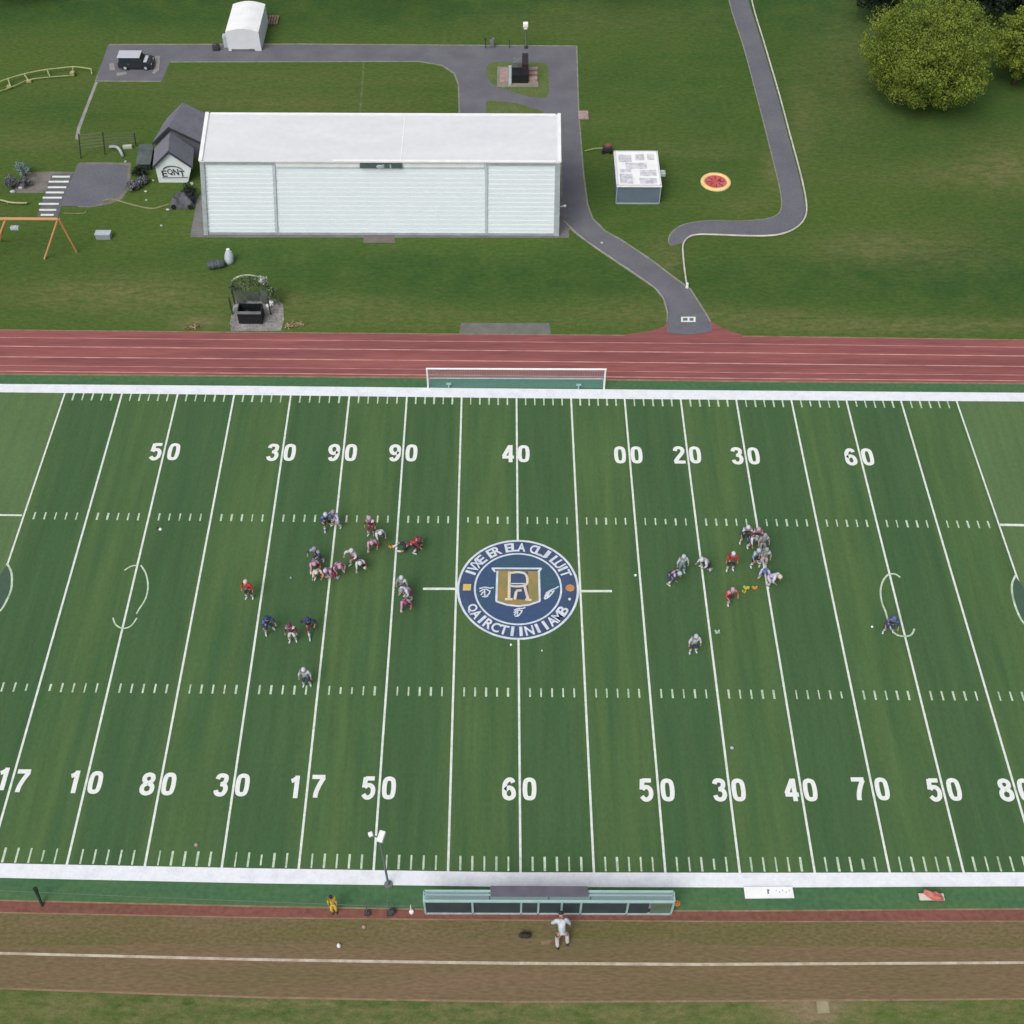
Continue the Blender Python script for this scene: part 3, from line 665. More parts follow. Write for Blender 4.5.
# ---- gabled houses
def gabled(name, label, apex, eL, eR, bL, bR, back, front_mat, roof_mat, over=.25, sign=False):
    b0, b1 = P(*bL), P(*bR); y = (b0.y+b1.y)/2
    A = at_y(*apex, y); E0 = at_y(*eL, y); E1 = at_y(*eR, y); ez = (E0.z+E1.z)/2; E0.z = E1.z = ez
    cx = A.x; bk = P(*back, A.z); D = bk.y-y
    r = empty(name, (cx, y, 0), label, 'building'); o = V((cx, y, 0)); k = bk.x-cx
    q = lambda p: V(p)-o
    f = [q((b0.x, y, 0)), q((b1.x, y, 0)), q(E1), q(A), q(E0)]; n = [p+V((k, D, 0)) for p in f]
    mb = MB(); mb.add(f, [(0, 1, 2, 3, 4)]); mb.build('gable_front', front_mat, r)
    mb = MB(); mb.add(f+n, [(9, 8, 7, 6, 5), (1, 6, 7, 2), (5, 0, 4, 9), (0, 5, 6, 1)]); mb.build('wall', MT['sidewall'], r)
    fo = V((0, -over, 0)); up = V((0, 0, .14)); t = V((0, 0, .16)); mb = MB()
    L = q(E0)+V((-over*.6, 0, -.05)); Rr = q(E1)+V((over*.6, 0, -.05)); Ap = q(A)
    for e, s in ((L, 1), (Rr, -1)):
        a = [e+fo+up*0+V((0, 0, .02)), Ap+fo+V((0, 0, .02)), Ap+V((k, D, .02)), e+V((k, D, .02))]
        if s < 0: a = a[::-1]
        mb.hexa(a, [p+t for p in a])
    mb.build('roof', roof_mat, r)
    mb = MB()
    for e in (L, Rr):
        a = [e+fo*1.15+V((0, 0, -.10)), Ap+fo*1.15+V((0, 0, -.10)), Ap+fo*1.02+V((0, 0, -.10)), e+fo*1.02+V((0, 0, -.10))]
        mb.hexa(a, [p+V((0, 0, .29)) for p in a])
    mb.build('fascia', MT['shingledark'], r)
    return r, f, y
r, f, y = gabled('gabled_house', 'larger grey shingled house behind the small one, left of the hangar', (169, 127), (154, 141), (202, 144), (160, 157), (198, 158), (183, 104), MT['shingle'], MT['shingle'])
r2, f2_, y2 = gabled('gabled_kiosk', 'small grey roofed house with a pale gable reading EQNT', (169, 151), (154.5, 164.5), (192, 168), (159, 182.5), (188, 182.5), (170.3, 134), MT['gable'], MT['shingle'])
ob = r2.location
mb = MB()
p0 = at_y(161, 173, y2)-ob; p1 = at_y(186, 173, y2)-ob; Wt = (p1.x-p0.x)
for i, ch in enumerate('EQNT'):
    c = p0+V((Wt*(.14+.235*i), -.03, 0)); z = c.z+(.12 if i in (1, 2) else -.05)
    put_glyph(mb, ch, lambda x, yv: (c.x+x*Wt*.21, -.03, z+yv*.72), bold=.02)
mb.build('lettering', MT['darkgrey'], r2)
mb = MB(); cxm = p0.x+Wt*.5
mb.tube([(cxm+.95*math.cos(a), -.04, p0.z+.25+.55*math.sin(a)) for a in [math.pi*k/10 for k in range(1, 10)]], .05, 6); mb.tube([(cxm-1.2, -.04, p0.z-.52), (cxm+1.3, -.04, p0.z-.48)], .03, 6); mb.build('badge_arc', MT['darkgrey'], r2)
# lean-to shed
def boxy(name, label, cat, fl, fr_, topL, topR, backL, mats, rim=None, split=True):
    """flat-roofed box: front base corners, front top corners, rear top-left corner"""
    a, b = P(*fl), P(*fr_); y = (a.y+b.y)/2; t0 = at_y(*topL, y); t1 = at_y(*topR, y); H = (t0.z+t1.z)/2
    bk = P(*backL, H); D = bk.y-y; x0, x1 = (a.x+t0.x)/2, (b.x+t1.x)/2; o = V(((x0+x1)/2, y, 0)); W = x1-x0
    r = empty(name, o, label, cat)
    return r, W, D, H
r, W, D, H = boxy('lean_to', 'small dark green lean-to shed against the gabled house', 'shed', (138, 170), (150, 170), (138, 164), (151, 164), (144, 150), None)
MB().box((0, D/2, H*.5), (W, D, H)).build('wall', MT['darkgrey'], r)
mb = MB(); A = [V((-W/2-.1, -.15, H+.003)), V((W/2+.1, -.15, H+.003)), V((W/2+.1, D+.1, H+.5)), V((-W/2-.1, D+.1, H+.5))]; mb.hexa(A, [p+V((0, 0, .1)) for p in A]); mb.build('roof', M('green_grey_roof', (.10, .125, .12), .2, 1, .7), r)
MB().box((0, -.04, H*.42), (W*.5, .06, H*.8)).build('door', MT['navypanel'], r)

# ---- flat roofed booth
r, W, D, H = boxy('utility_booth', 'square slate blue booth with a patched white flat roof', 'booth', (616, 203.5), (659, 204), (617.5, 186.5), (660.5, 187), (614, 153), None)
MB().box((0, D/2, H/2), (W, D, H)).build('wall', MT['slate'], r)
mb = MB(); mb.box((0, D/2, H+.06), (W+.2, D+.2, .12)); mb.build('roof', MT['whitetrim'], r, bevel=.02)
mb = MB()
for x, yv, w, d in ((-.27, .80, .30, .22), (.08, .84, .20, .18), (.34, .85, .16, .18), (-.02, .58, .50, .18), (-.28, .20, .30, .28), (.24, .37, .38, .18), (.22, .14, .40, .16), (-.28, .43, .26, .10)):
    mb.box((x*W, yv*D, H+.13), (w*W, d*D, .02))
mb.build('roof_patches', MT['patch'], r)
mb = MB()
for sx, sy, lx, ly in ((0, 0, W+.2, .14), (0, D, W+.2, .14), (-W/2, D/2, .14, D), (W/2, D/2, .14, D)): mb.box((sx, sy, H+.17), (lx, ly, .1))
mb.build('roof_rim', MT['roofwhite'], r)
mb = MB(); mb.box((W/2+.35, D*.42, H-.1), (.5, .55, .35)); mb.box((W/2+.35, D*.42, H+.12), (.3, .3, .1)); mb.build('vent_unit', MT['palegrey'], r)
mb = MB(); mb.box((0, -.03, .06), (W+.05, .06, .12)); mb.box((-W/2-.02, -.02, H/2), (.08, .08, H)); mb.box((W/2+.02, -.02, H/2), (.08, .08, H)); mb.build('trim', MT['greytrim'], r)

# ---- storage tent
r, W, D, H = boxy('storage_tent', 'white fabric storage tent with arched roof at the road edge', 'tent', (228, 51), (259, 51), (226, 32), (261, 32), (233.5, 4), None)
sk = P(233.5, 4, H).x-P(226, 32, H).x
n = 9; prof = [(-W/2+W*k/(n-1), H+.38*math.sin(math.pi*k/(n-1))) for k in range(n)]
mb = MB(); mb.add([(x, 0, z) for x, z in prof]+[(x+sk*.0, D, z) for x, z in prof], [(i, i+1, n+i+1, n+i) for i in range(n-1)]); mb.build('roof', MT['whitetrim'], r)
mb = MB(); ring = [(-W/2, 0, 0), (W/2, 0, 0)]+[(x, 0, z) for x, z in prof[::-1]]
mb.add(ring, [tuple(range(len(ring)))]); mb.add([(x, D, z) for x, y, z in ring], [tuple(range(len(ring)))[::-1]])
mb.add([(-W/2, 0, 0), (-W/2, D, 0), (-W/2, D, H), (-W/2, 0, H)], [(0, 3, 2, 1)]); mb.add([(W/2, 0, 0), (W/2, D, 0), (W/2, D, H), (W/2, 0, H)], [(0, 1, 2, 3)])
mb.build('wall', M('white_canvas', (.66, .68, .72), .04, 1, .8), r)
mb = MB(); mb.box((-.2, -.04, .12), (W*.7, .06, .22)); mb.box((W*.2, -.05, .12), (.5, .08, .3)); mb.build('door_threshold', MT['midgrey'], r)
mb = MB(); mb.box((-W/2-.35, .9, .7), (.5, .6, 1.4)); mb.build('side_box', MT['palegrey'], r, bevel=.03)
o = MB(); p = P(216.5, 50); o.box((0, 0, .3), (.7, .5, .6)); o.ball((0, 0, .62), (.3, .25, .2)); o = o.build('storage_bin', MT['darkgrey']); o.location = p; tag(o, 'small dark bin on the road left of the tent', 'bin')
p = P(271, 21); r = empty('pallet', p, 'brown wooden pallet on the grass right of the tent', 'pallet')
mb = MB()
for k in range(6): mb.box((-.75+.3*k, 0, .16), (.2, 1.9, .03))
mb.build('slats', M('pallet_wood', (.24, .19, .13), .2, 3, .9), r)
mb = MB(); [mb.box((0, yv, .08), (1.7, .12, .12)) for yv in (-.85, 0, .85)]; mb.build('bearers', M('pallet_bearer', (.16, .12, .08), .2, 3, .9), r)

# ---- car
p = P(133, 69); car = empty('parked_car', P(136, 70.5)+V((0, .8, 0)), 'silver roofed dark estate car parked on the asphalt pad', 'car', scale=.88)
Lc, Wc = 3.95, 1.85
prof = [(-Lc/2, .35), (-Lc/2-.02, .8), (-Lc/2+.1, 1.05), (1.05, 1.02), (1.75, .88), (Lc/2, .7), (Lc/2, .35)]
mb = MB(); n = len(prof); vs = [(x, -Wc/2, z) for x, z in prof]+[(x, Wc/2, z) for x, z in prof]
mb.add(vs, [tuple(range(n)), tuple(range(n, 2*n))[::-1]]+[(i, n+i, n+(i+1) % n, (i+1) % n)[::-1] for i in range(n)]); mb.build('body', M('dark_car_paint', (.028, .030, .038), .1, 1, .35, spec=.5), car, bevel=.06)
mb = MB(); A = [V((-Lc/2+.1, -Wc/2+.06, 1.03)), V((1.0, -Wc/2+.06, 1.03)), V((1.0, Wc/2-.06, 1.03)), V((-Lc/2+.1, Wc/2-.06, 1.03))]; B = [V((-Lc/2+.15, -Wc/2+.2, 1.58)), V((.7, -Wc/2+.2, 1.58)), V((.7, Wc/2-.2, 1.58)), V((-Lc/2+.15, Wc/2-.2, 1.58))]
mb.hexa(A, B); mb.build('cabin_glass', MT['glassdark'], car, bevel=.04)
mb = MB(); mb.box((-.62, 0, 1.62), (2.75, 1.66, .07)); mb.build('roof', MT['carpaint'], car, bevel=.03)
mb = MB(); mb.box((1.28, 0, 1.02), (.42, 1.5, .05)); mb.build('bonnet_panel', MT['carpaint'], car, bevel=.02)
for sx in (-1.25, 1.25):
    for sy in (-1, 1):
        w = MB(); w.tube([(sx, sy*(Wc/2-.18), .33), (sx, sy*(Wc/2+.01), .33)], .33, 14); wo = w.build('wheel', MT['rubber'], car)
        MB().tube([(sx, sy*(Wc/2+.0), .33), (sx, sy*(Wc/2+.025), .33)], .19, 10).build('rim', MT['palegrey'], wo)
for sy in (-.65, .65): MB().box((Lc/2+.005, sy, .68), (.05, .32, .14)).build('headlight', MT['palegrey'], car)
for sx in (-.3,): MB().box((-.75, -Wc/2-.01, .85), (.14, .03, .03)).build('door_handle', MT['palegrey'], car)
sheet('pale_wear', [(116, 73), (126, 72), (127, 74), (117, 76)][::-1], .014, MT['concrete']); sheet('pale_wear', [(155, 56), (160, 56), (159, 70), (154, 74), (152, 73), (156, 66)][::-1], .014, MT['concrete'])
sheet('pale_wear', [(109, 64), (114, 63), (115, 70), (110, 70)][::-1], .014, MT['concrete'])

# ================================================================ PLAY AREA, LEFT
def T(mb, pts, r, n=8): return mb.tube(pts, r, n)
def h_(px, py, z): return P(px, py, z)
# curved yellow climbing ladder lying low over the grass
r = empty('climbing_arc', P(40, 75), 'faded yellow curved ladder frame low over the grass, far left', 'climbing frame')
o = r.location
up = [P(q.x, q.y, .5)-o for q in smooth([(-20, 90), (0, 81.5), (20, 75), (40, 70.5), (60, 68), (75, 66.8), (92, 69)], 5)]
lo_ = [P(q.x, q.y, .25)-o for q in smooth([(-20, 96), (0, 91), (14, 86), (28, 80), (45, 77.5), (70, 75.5)], 5)]
T(MB(), up, .07).build('upper_rail', MT['yellow'], r); T(MB(), lo_, .05).build('lower_rail', MT['yellow'], r)
for a, b in (((8, 79), (11, 87.5)), ((24, 74), (29, 81)), ((47, 69.5), (50, 76.5)), ((73, 67), (72, 75.5)), ((91, 69), (92, 74))):
    T(MB(), [P(*a, .45)-o, P(*b, .22)-o], .07).build('rung', MT['yellow'], r)
MB().box(P(72.5, 73.5, .3)-o, (.4, .5, .35)).build('foot_block', MT['yellow'], r); MB().box(P(9, 86.5, .2)-o, (.4, .4, .2)).build('foot_block', MT['yellow'], r)
MB().box(P(29, 81, .15)-o, (.5, .35, .2)).build('foot_block', MT['yellow'], r)
# yellow rail near the crossing
r = empty('low_rail', P(14, 204), 'short yellow curved rail beside the zebra crossing', 'rail'); o = r.location
T(MB(), [P(q.x, q.y, .3)-o for q in smooth([(-20, 198), (0, 200), (10, 202.3), (20, 203), (27, 202.8)], 4)], .09).build('bar', MT['yellow'], r)
for x, y in ((26, 204), (8, 203.5)): T(MB(), [P(x, y, 0)-o, P(x, y-1.5, .32)-o], .07).build('post', MT['yellow'], r)
# swing set
ap = P(60, 256); zt = height_at(58, 219, V((0, ap.y, 0)))
def top(px): return V((at_y(px, 219, ap.y).x, ap.y, zt))
r = empty('swing_set', (ap.x, ap.y, 0), 'orange metal swing frame on the lawn, far left', 'swing set'); o = r.location
T(MB(), [top(-14)-o, top(58)-o], .14).build('top_bar', MT['orange'], r)
for a, b in ((58, (44.5, 259)), (59, (77, 252.5)), (6, (-9, 258)), (5, (0, 241))): T(MB(), [top(a)-o, P(*b)-o], [.10, .09]).build('leg', MT['orange'], r)
T(MB(), [top(-14)-o, P(-28, 256)-o], .1).build('leg', MT['orange'], r)
p = P(12, 246)
for dx in (-.25, .25): T(MB(), [V((top(12).x+dx, ap.y, zt))-o, V((top(12).x+dx, ap.y-.1, 3.3))-o], .02, 5).build('chain', MT['midgrey'], r)
MB().box(V((top(12).x, ap.y-.1, 3.25))-o, (.75, .4, .3)).build('swing_seat', MT['palegrey'], r, bevel=.05)
# wire backstop
r = empty('wire_fence', P(105, 150), 'three dark posts strung with thin wires on the grass', 'fence'); o = r.location
tops = []
for b, t in (((81, 158), (78.5, 134)), ((105, 154.5), (102.5, 132)), ((136, 146), (134, 133))):
    B = P(*b); tp = at_y(*t, B.y); tops.append((B-o, tp-o)); T(MB(), [B-o, tp-o], .06, 6).build('post', MT['darkgrey'], r)
for k in range(5):
    f = .4+.14*k; mb = MB(); T(mb, [a.lerp(b, f) for a, b in tops], .018, 4); mb.build('wire', MT['midgrey'], r)
# white-grey box
def crate(px, py, w, d, h, name, label, cat, m1, m2):
    c = P(px, py); r = empty(name, c, label, cat); MB().box((0, d/2, h*.45), (w, d, h*.9)).build('body', m1, r, bevel=.04); MB().box((0, d/2, h*.95), (w*1.06, d*1.06, h*.1)).build('lid', m2, r, bevel=.02); return r
crate(103.5, 240, 1.35, .7, .6, 'storage_box', 'pale blue grey storage box alone on the lawn right of the swing', 'box', M('box_blue_grey', (.27, .31, .36), .1, 2, .7), MT['palegrey'])
# hoses
def hose(name, pts, label, r=.05, mat='hose', z=.05): 
    mb = MB(); mb.tube([V((p.x, p.y, z)) for p in pxs(pts, 5)], r, 6); return tag(mb.build(name, MT[mat]), label, 'hose')
hose('garden_hose', [(103, 201.5), (112, 199.5), (125, 203), (140, 207), (153, 209), (163, 206.5), (171, 204)], 'pale green hose curving from the parking pad to the dark bush', .09)
hose('garden_hose', [(64, 213.5), (74, 213.8), (84, 213.5), (87, 211)], 'short yellowish hose below the parking pad', .05)
hose('garden_hose', [(563, 220.5), (581, 237), (600, 250.5), (630, 270.5), (654, 287.5), (663.5, 299), (667.5, 313)], 'thin pale cord lying along the left edge of the access road', .06, 'concrete')
mb = MB(); mb.tube([V((p.x, p.y, .3)) for p in pxs([(110, 149.5), (117, 149.5), (121, 153), (123, 158)], 4)], .14, 6); tag(mb.build('bent_pipe', MT['palegrey']), 'bent white pipe on the grass below the wire posts', 'pipe')
mb = MB(); mb.box((0, 0, .2), (.9, .35, .35), .15); o_ = mb.build('planter_trough', M('pale_green_plastic', (.45, .50, .42), .1, 2, .6), bevel=.03); o_.location = P(128, 148.5); tag(o_, 'small pale trough right of the bent white pipe', 'trough')

# ---- foliage
def leaves(mb, c, rad, n, size, shell=.55, mi=0, flat=1):
    c = V(c)
    for _ in range(n):
        d = V((random.gauss(0, 1), random.gauss(0, 1), random.gauss(0, 1))); d.normalize()
        k = shell+(1-shell)*random.random()
        p = c+V((d.x*rad[0], d.y*rad[1], d.z*rad[2]))*k
        nrm = (d+V((random.gauss(0, .5), random.gauss(0, .5), random.gauss(0, .5)))).normalized()
        a = nrm.orthogonal().normalized(); b = nrm.cross(a); an = random.random()*6.28
        a, b = a*math.cos(an)+b*math.sin(an), b*math.cos(an)-a*math.sin(an); s = size*random.uniform(.6, 1.3)
        q = len(mb.v); mb.v += [tuple(p-a*s), tuple(p+b*s*.55), tuple(p+a*s), tuple(p-b*s*.55)]; mb.f.append((q, q+1, q+2, q+3)); mb.m.append(mi)
def tree(px, py, H, R, Rz, leaf, label, name='broadleaf_tree', nb=70, per=420, size=.17, group=None, lean=(0, 0), base=None, bottom=.25):
    b = base if base else P(px, py); r = empty(name, b, label, 'tree', group)
    cz = H-Rz
    mb = MB(); mb.tube([(0, 0, -.1), (.05, 0, .5), (.1*R*.1, .05, cz*.6), (lean[0]*.5, lean[1]*.5, cz)], [R*.075, R*.055, R*.045, R*.03], 10)
    brs = []
    for k in range(9):
        an = k*2.4+random.random(); el = random.uniform(.1, .8); e = V((math.cos(an)*R*.72*math.cos(el), math.sin(an)*R*.72*math.cos(el), cz+Rz*.7*math.sin(el)-Rz*.2))
        s = V((0, 0, cz*random.uniform(.4, .8))); mb.tube([s, s.lerp(e, .5)+V((0, 0, .3)), e], [R*.03, R*.02, R*.008], 6)
    mb.build('trunk', MT['bark'], r, smooth=True)
    mb = MB(); C = V((lean[0], lean[1], cz))
    for k in range(nb):
        # fibonacci shell with jitter
        z = 1-2*(k+.5)/nb
        if z < -1+bottom: z = -1+bottom+random.random()*.4
        an = k*2.39996+random.uniform(-.3, .3); rr = math.sqrt(max(0, 1-z*z)); kk = random.uniform(.55, .97)
        if z < 0: rr *= 1+.42*z
        c = C+V((math.cos(an)*rr*R*kk, math.sin(an)*rr*R*kk, z*Rz*kk)); br = R*random.uniform(.17, .29)
        leaves(mb, c, (br, br, br*.75), int(per*random.uniform(.6, 1.2)), size, .35)
    leaves(mb, C, (R*.7, R*.7, Rz*.7), nb*per//6, size*1.4, .1)
    # stray sprays on the outline
    for k in range(nb):
        an = random.random()*6.28; z = random.uniform(-.7, .95); rr = math.sqrt(1-z*z)*(1+.42*min(0, z))
        leaves(mb, C+V((math.cos(an)*rr*R, math.sin(an)*rr*R, z*Rz))*1.0*1, (R*.08,)*3, per//12, size, .1) if False else leaves(mb, C+V((math.cos(an)*rr*R*.97, math.sin(an)*rr*R*.97, z*Rz*.97)), (R*.09,)*3, per//10, size, .1)
    mb.build('crown', leaf, r); return r
tree(914, 103, 10.6, 6.8, 5.2, LEAF_BIG, 'large round yellow-green tree standing alone at top right', nb=110, per=560, size=.115)
tree(1013, 84, 8.2, 3.9, 3.6, LEAF_MID, 'smaller mid green tree cut by the right frame edge', nb=50, per=460, size=.12)
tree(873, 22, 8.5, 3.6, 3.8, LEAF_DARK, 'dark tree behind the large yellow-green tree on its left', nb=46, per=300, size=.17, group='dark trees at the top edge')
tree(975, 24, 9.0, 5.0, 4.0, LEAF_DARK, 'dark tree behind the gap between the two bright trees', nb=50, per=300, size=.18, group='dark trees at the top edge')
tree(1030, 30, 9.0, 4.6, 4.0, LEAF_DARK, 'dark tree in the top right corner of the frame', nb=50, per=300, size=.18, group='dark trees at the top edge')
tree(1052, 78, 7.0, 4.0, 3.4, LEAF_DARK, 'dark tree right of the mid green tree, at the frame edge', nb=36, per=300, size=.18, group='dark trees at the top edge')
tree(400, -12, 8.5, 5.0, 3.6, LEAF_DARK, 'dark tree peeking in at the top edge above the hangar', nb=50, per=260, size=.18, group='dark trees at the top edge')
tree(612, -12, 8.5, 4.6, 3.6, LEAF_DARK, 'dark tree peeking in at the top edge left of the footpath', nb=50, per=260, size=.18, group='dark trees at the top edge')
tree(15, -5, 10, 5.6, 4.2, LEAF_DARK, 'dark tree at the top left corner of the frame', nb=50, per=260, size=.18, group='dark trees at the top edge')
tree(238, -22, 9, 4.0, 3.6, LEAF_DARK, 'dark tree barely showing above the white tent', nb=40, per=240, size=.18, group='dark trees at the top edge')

def shrub(px, py, R, H, leaf, label, n=900, size=.09, name='shrub', stems=True):
    b = P(px, py); r = empty(name, b, label, 'shrub')
    mb = MB()
    for k in range(6):
        an = k*1.05; mb.tube([(0, 0, 0), (math.cos(an)*R*.6, math.sin(an)*R*.6, H*.7)], [.04, .015], 5)
    mb.build('stems', MT['bark'], r)
    mb = MB()
    for k in range(9):
        an = k*2.4; kk = random.uniform(.2, .7); leaves(mb, (math.cos(an)*R*kk, math.sin(an)*R*kk, H*random.uniform(.35, .8)), (R*.42, R*.42, H*.3), n//9, size, .2)
    mb.build('foliage', leaf, r); return r
shrub(25, 176, 1.0, 1.5, LEAF_PALE, 'pale blue-green shrub at the left end of the pink paving')
shrub(13, 188, .85, 1.2, LEAF_GREY, 'dark grey-green shrub left of the pink paving, left of the two')
shrub(25, 186, .8, 1.0, LEAF_GREY, 'grey flecked shrub below the pale blue-green shrub')
shrub(133, 190, .9, .9, LEAF_GREY, 'pale flowered shrub between the parking pad and the small house', 700, .11)
shrub(142, 184, .8, .9, LEAF_GREY, 'grey-leaved shrub directly left of the EQNT gable', 600, .1)
shrub(140, 176, .8, 1.1, LEAF_DARK, 'dark green shrub under the lean-to shed', 700, .1)
shrub(190, 198, .9, 1.5, LEAF_DARK, 'dark shrub against the left end of the hangar', 800, .1)
shrub(121, 324, .0001+.5, .3, LEAF_VINE, 'x') if False else None
for (x, y, w, d, h, lab) in ((21, 188.5, .6, .35, .35, 'pale grey stone among the dark shrubs at far left'), (13, 192.5, .7, .5, .4, 'grey boulder at the foot of the far left shrubs'),
                         (132, 182, .4, .3, .3, 'whitish stone above the flowered shrub'), (131, 190.5, .45, .3, .3, 'whitish stone at the left of the flowered shrub'), (146, 192, .4, .3, .25, 'pale stone right of the flowered shrub'),
                         (146.5, 200.5, .32, .25, .2, 'pale stone alone on the grass above the hose'), (153.5, 181, .35, .3, .25, 'pale stone beside the left corner of the gable'),
                         (192, 184.5, .4, .35, .4, 'cream stone between the gable and the hangar'), (168, 210, .5, .3, .22, 'cream stone at the end of the hose'), (161.5, 226, .3, .3, .2, 'small pale stone on the lawn below the hose'),
                         (125.7, 162, .35, .3, .25, 'small white stone above the parking pad'), (602, 243, .35, .3, .2, 'small white stone on the curved access road'), (565, 290, .0, 0, 0, '')):
    if not w: continue
    w *= .8; d *= .75; h *= .7; mb = MB(); mb.ball((0, 0, h*.3), (w/2, d/2, h*.6), 9)
    mb.v = [tuple(c*(1+random.uniform(-.25, .25)) for c in v) for v in mb.v]
    o_ = mb.build('stone', M('pale_stone', (.46, .46, .42), .15, 3, .8) if 'grey' not in lab else MT['palegrey']); o_.location = P(x, y); tag(o_, lab, 'stone', 'stones scattered on the grass')
# dark tarp covered mower beside hangar
r = empty('covered_mower', P(182, 208), 'dark machine under a crumpled grey tarpaulin left of the hangar', 'mower')
mb = MB()
N = 14
for i in range(N):
    for j in range(N):
        u, v = i/(N-1)*2-1, j/(N-1)*2-1; h = max(0, (1-u*u)*(1-v*v))**.4*1.0*(.8+.25*math.sin(u*5+v*3)); mb.v.append((u*1.15+random.uniform(-.05, .05), v*1.05+.8, h+random.uniform(-.05, .05)+.02))
for i in range(N-1):
    for j in range(N-1): mb.f.append((i*N+j, (i+1)*N+j, (i+1)*N+j+1, i*N+j+1)); mb.m.append(0)
mb.build('tarpaulin', M('grey_tarp', (.10, .105, .115), .3, 1.5, .6, c2=(.045, .05, .06)), r)
mb = MB(); mb.box((.75, .9, .45), (.8, .9, .7)); mb.box((.75, .9, .95), (.5, .5, .3)); mb.build('engine_box', MT['black'], r, bevel=.05)
for sx in (-.7, .9): MB().tube([(sx, -.28, .25), (sx, -.14, .25)], .25, 12).build('wheel', MT['rubber'], r)
# bag and barrel
r = empty('rubbish_bag', P(229.5, 263), 'tall white sack standing on the lawn below the hangar', 'sack')
mb = MB(); mb.tube([(0, 0, 0), (0, 0, .25), (.05, .2, .75), (.02, .35, 1.05), (0, .4, 1.2)], [.36, .42, .40, .28, .12], 10); mb.build('sack', MT['palegrey'], r, smooth=True); mb = MB(); mb.tube([(0, .4, 1.17), (0, .4, 1.25)], [.1, .16], 8); mb.build('tied_neck', MT['whitetrim'], r)
r = empty('tipped_barrel', P(217, 268), 'dark grey barrel lying on the grass beside the white sack', 'barrel')
mb = MB(); mb.tube([(-.75, -.1, .38), (-.5, -.05, .38), (.5, .2, .38), (.65, .24, .38)], [.3, .38, .38, .34], 14); mb.build('drum', M('barrel_grey', (.07, .09, .10), .2, 1, .6), r); mb = MB()
for k in (-.35, .2): mb.tube([(k-.03, k*.25+.03, .38), (k+.03, k*.25+.05, .38)], .4, 14)
mb.build('hoop', MT['midgrey'], r)
# container with vine arch
r = empty('dumpster', P(251, 324), 'black open-topped dumpster on the gravel pad by the track', 'dumpster')
W, D, Hh = 2.05, 1.25, 1.25
mb = MB()
for c, d in (((0, 0.04, Hh/2), (W, .08, Hh)), ((0, D-.04, Hh/2), (W, .08, Hh)), ((-W/2+.04, D/2, Hh/2), (.08, D-.17, Hh)), ((W/2-.04, D/2, Hh/2), (.08, D-.17, Hh)), ((0, D/2, .12), (W-.17, D-.17, .1))): mb.box(c, d)
mb.build('bin', MT['black'], r); mb = MB(); mb.box((0, -.02, Hh+.04), (W+.1, .3, .1)); mb.build('lip', MT['midgrey'], r, bevel=.02)
mb = MB()
for k in range(5): mb.box((random.uniform(-.7, .7), random.uniform(.3, .9), Hh*.35+random.uniform(0, .2)), (.4, .3, .3), random.random())
mb.build('rubbish', MT['darkgrey'], r)
r = empty('vine_pergola', P(252, 312), 'greenish metal frame arched over with pale vine above the dumpster', 'pergola'); o = r.location
y0 = P(252, 316).y; y1 = P(252, 304).y
mb = MB(); zs = height_at(234, 287, V((0, y1, 0)))
xL = at_y(234, 300, y1).x; xR = at_y(272, 300, y1).x
for x in (xL, xR):
    for y in (y0+.2, y1): MB().box((x-o.x, y-o.y, zs/2), (.12, .12, zs)).build('post', MT['darkgrey'], r)
mb = MB(); mb.box(((xL+.55)-o.x, y1-o.y, zs*.5), (.7, .08, zs*.9)); mb.box(((xR-.6)-o.x, y1-o.y, zs*.5), (.6, .08, zs*.9)); mb.box(((xL+xR)/2-o.x, y1-o.y+.02, zs*.45), (1.2, .06, zs*.5)); mb.build('side_panel', M('panel_green_grey', (.10, .12, .10), .2, 1.5, .7), r)
mb = MB(); cx = (xL+xR)/2-o.x; hw = (xR-xL)/2
arcp = [V((cx-hw*math.cos(a), y1-o.y, zs+hw*.8*math.sin(a))) for a in [math.pi*k/16 for k in range(17)]]
mb.tube(arcp, .07, 7); mb.build('arch_bar', M('arch_pale', (.42, .48, .36), .2, 2, .7), r)
mb = MB()
for k, p in enumerate(arcp):
    leaves(mb, p+V((0, -.1, -.15)), (.2, .2, .2), 70, .09, .1)
for _ in range(26):
    t = random.random(); leaves(mb, V((cx-hw+2*hw*t, y1-o.y-.1, zs+random.uniform(-.2, .75)*math.sin(math.pi*t))), (.3, .25, .3), 45, .09, .1)
for k in range(12): leaves(mb, V((cx+hw+.1+random.uniform(-.15, .35), y1-o.y-.2, zs*random.uniform(.25, 1.0))), (.3, .3, .3), 45, .1, .1)
mb.build('vine', LEAF_VINE, r)
mb = MB(); leaves(mb, V((cx+hw*.72, y1-o.y-.1, zs+hw*.55)), (.45, .35, .4), 160, .12, .2); mb.build('pale_blossom', M('blossom', (.50, .55, .48), .2, 3, .8), r)
for x, y, l in ((269, 309, 'whitish bucket beside the dumpster, right of its rim'), (272, 305, 'small whitish pot behind the bucket by the dumpster')):
    c = P(x, y); mb = MB(); mb.tube([(0, 0, 0), (0, 0, .42)], [.16, .22], 12); o_ = mb.build('bucket', MT['whitetrim']); o_.location = c; tag(o_, l, 'bucket')
for x, y, l in ((193, 328, 'tuft of straw at the track edge left of the gravel pad'), (290, 327, 'tuft of straw at the track edge right of the gravel pad'), (299, 325, 'small dry tuft just right of the straw by the gravel pad')):
    mb = MB(); leaves(mb, (0, 0, .15), (.8, .35, .18), 160, .1, .1); o_ = mb.build('dry_tuft', mat_leaf('straw', (.25, .2, .1), (.3, .25, .13), (.4, .34, .2))); o_.location = P(x, y); tag(o_, l, 'dry grass tuft')

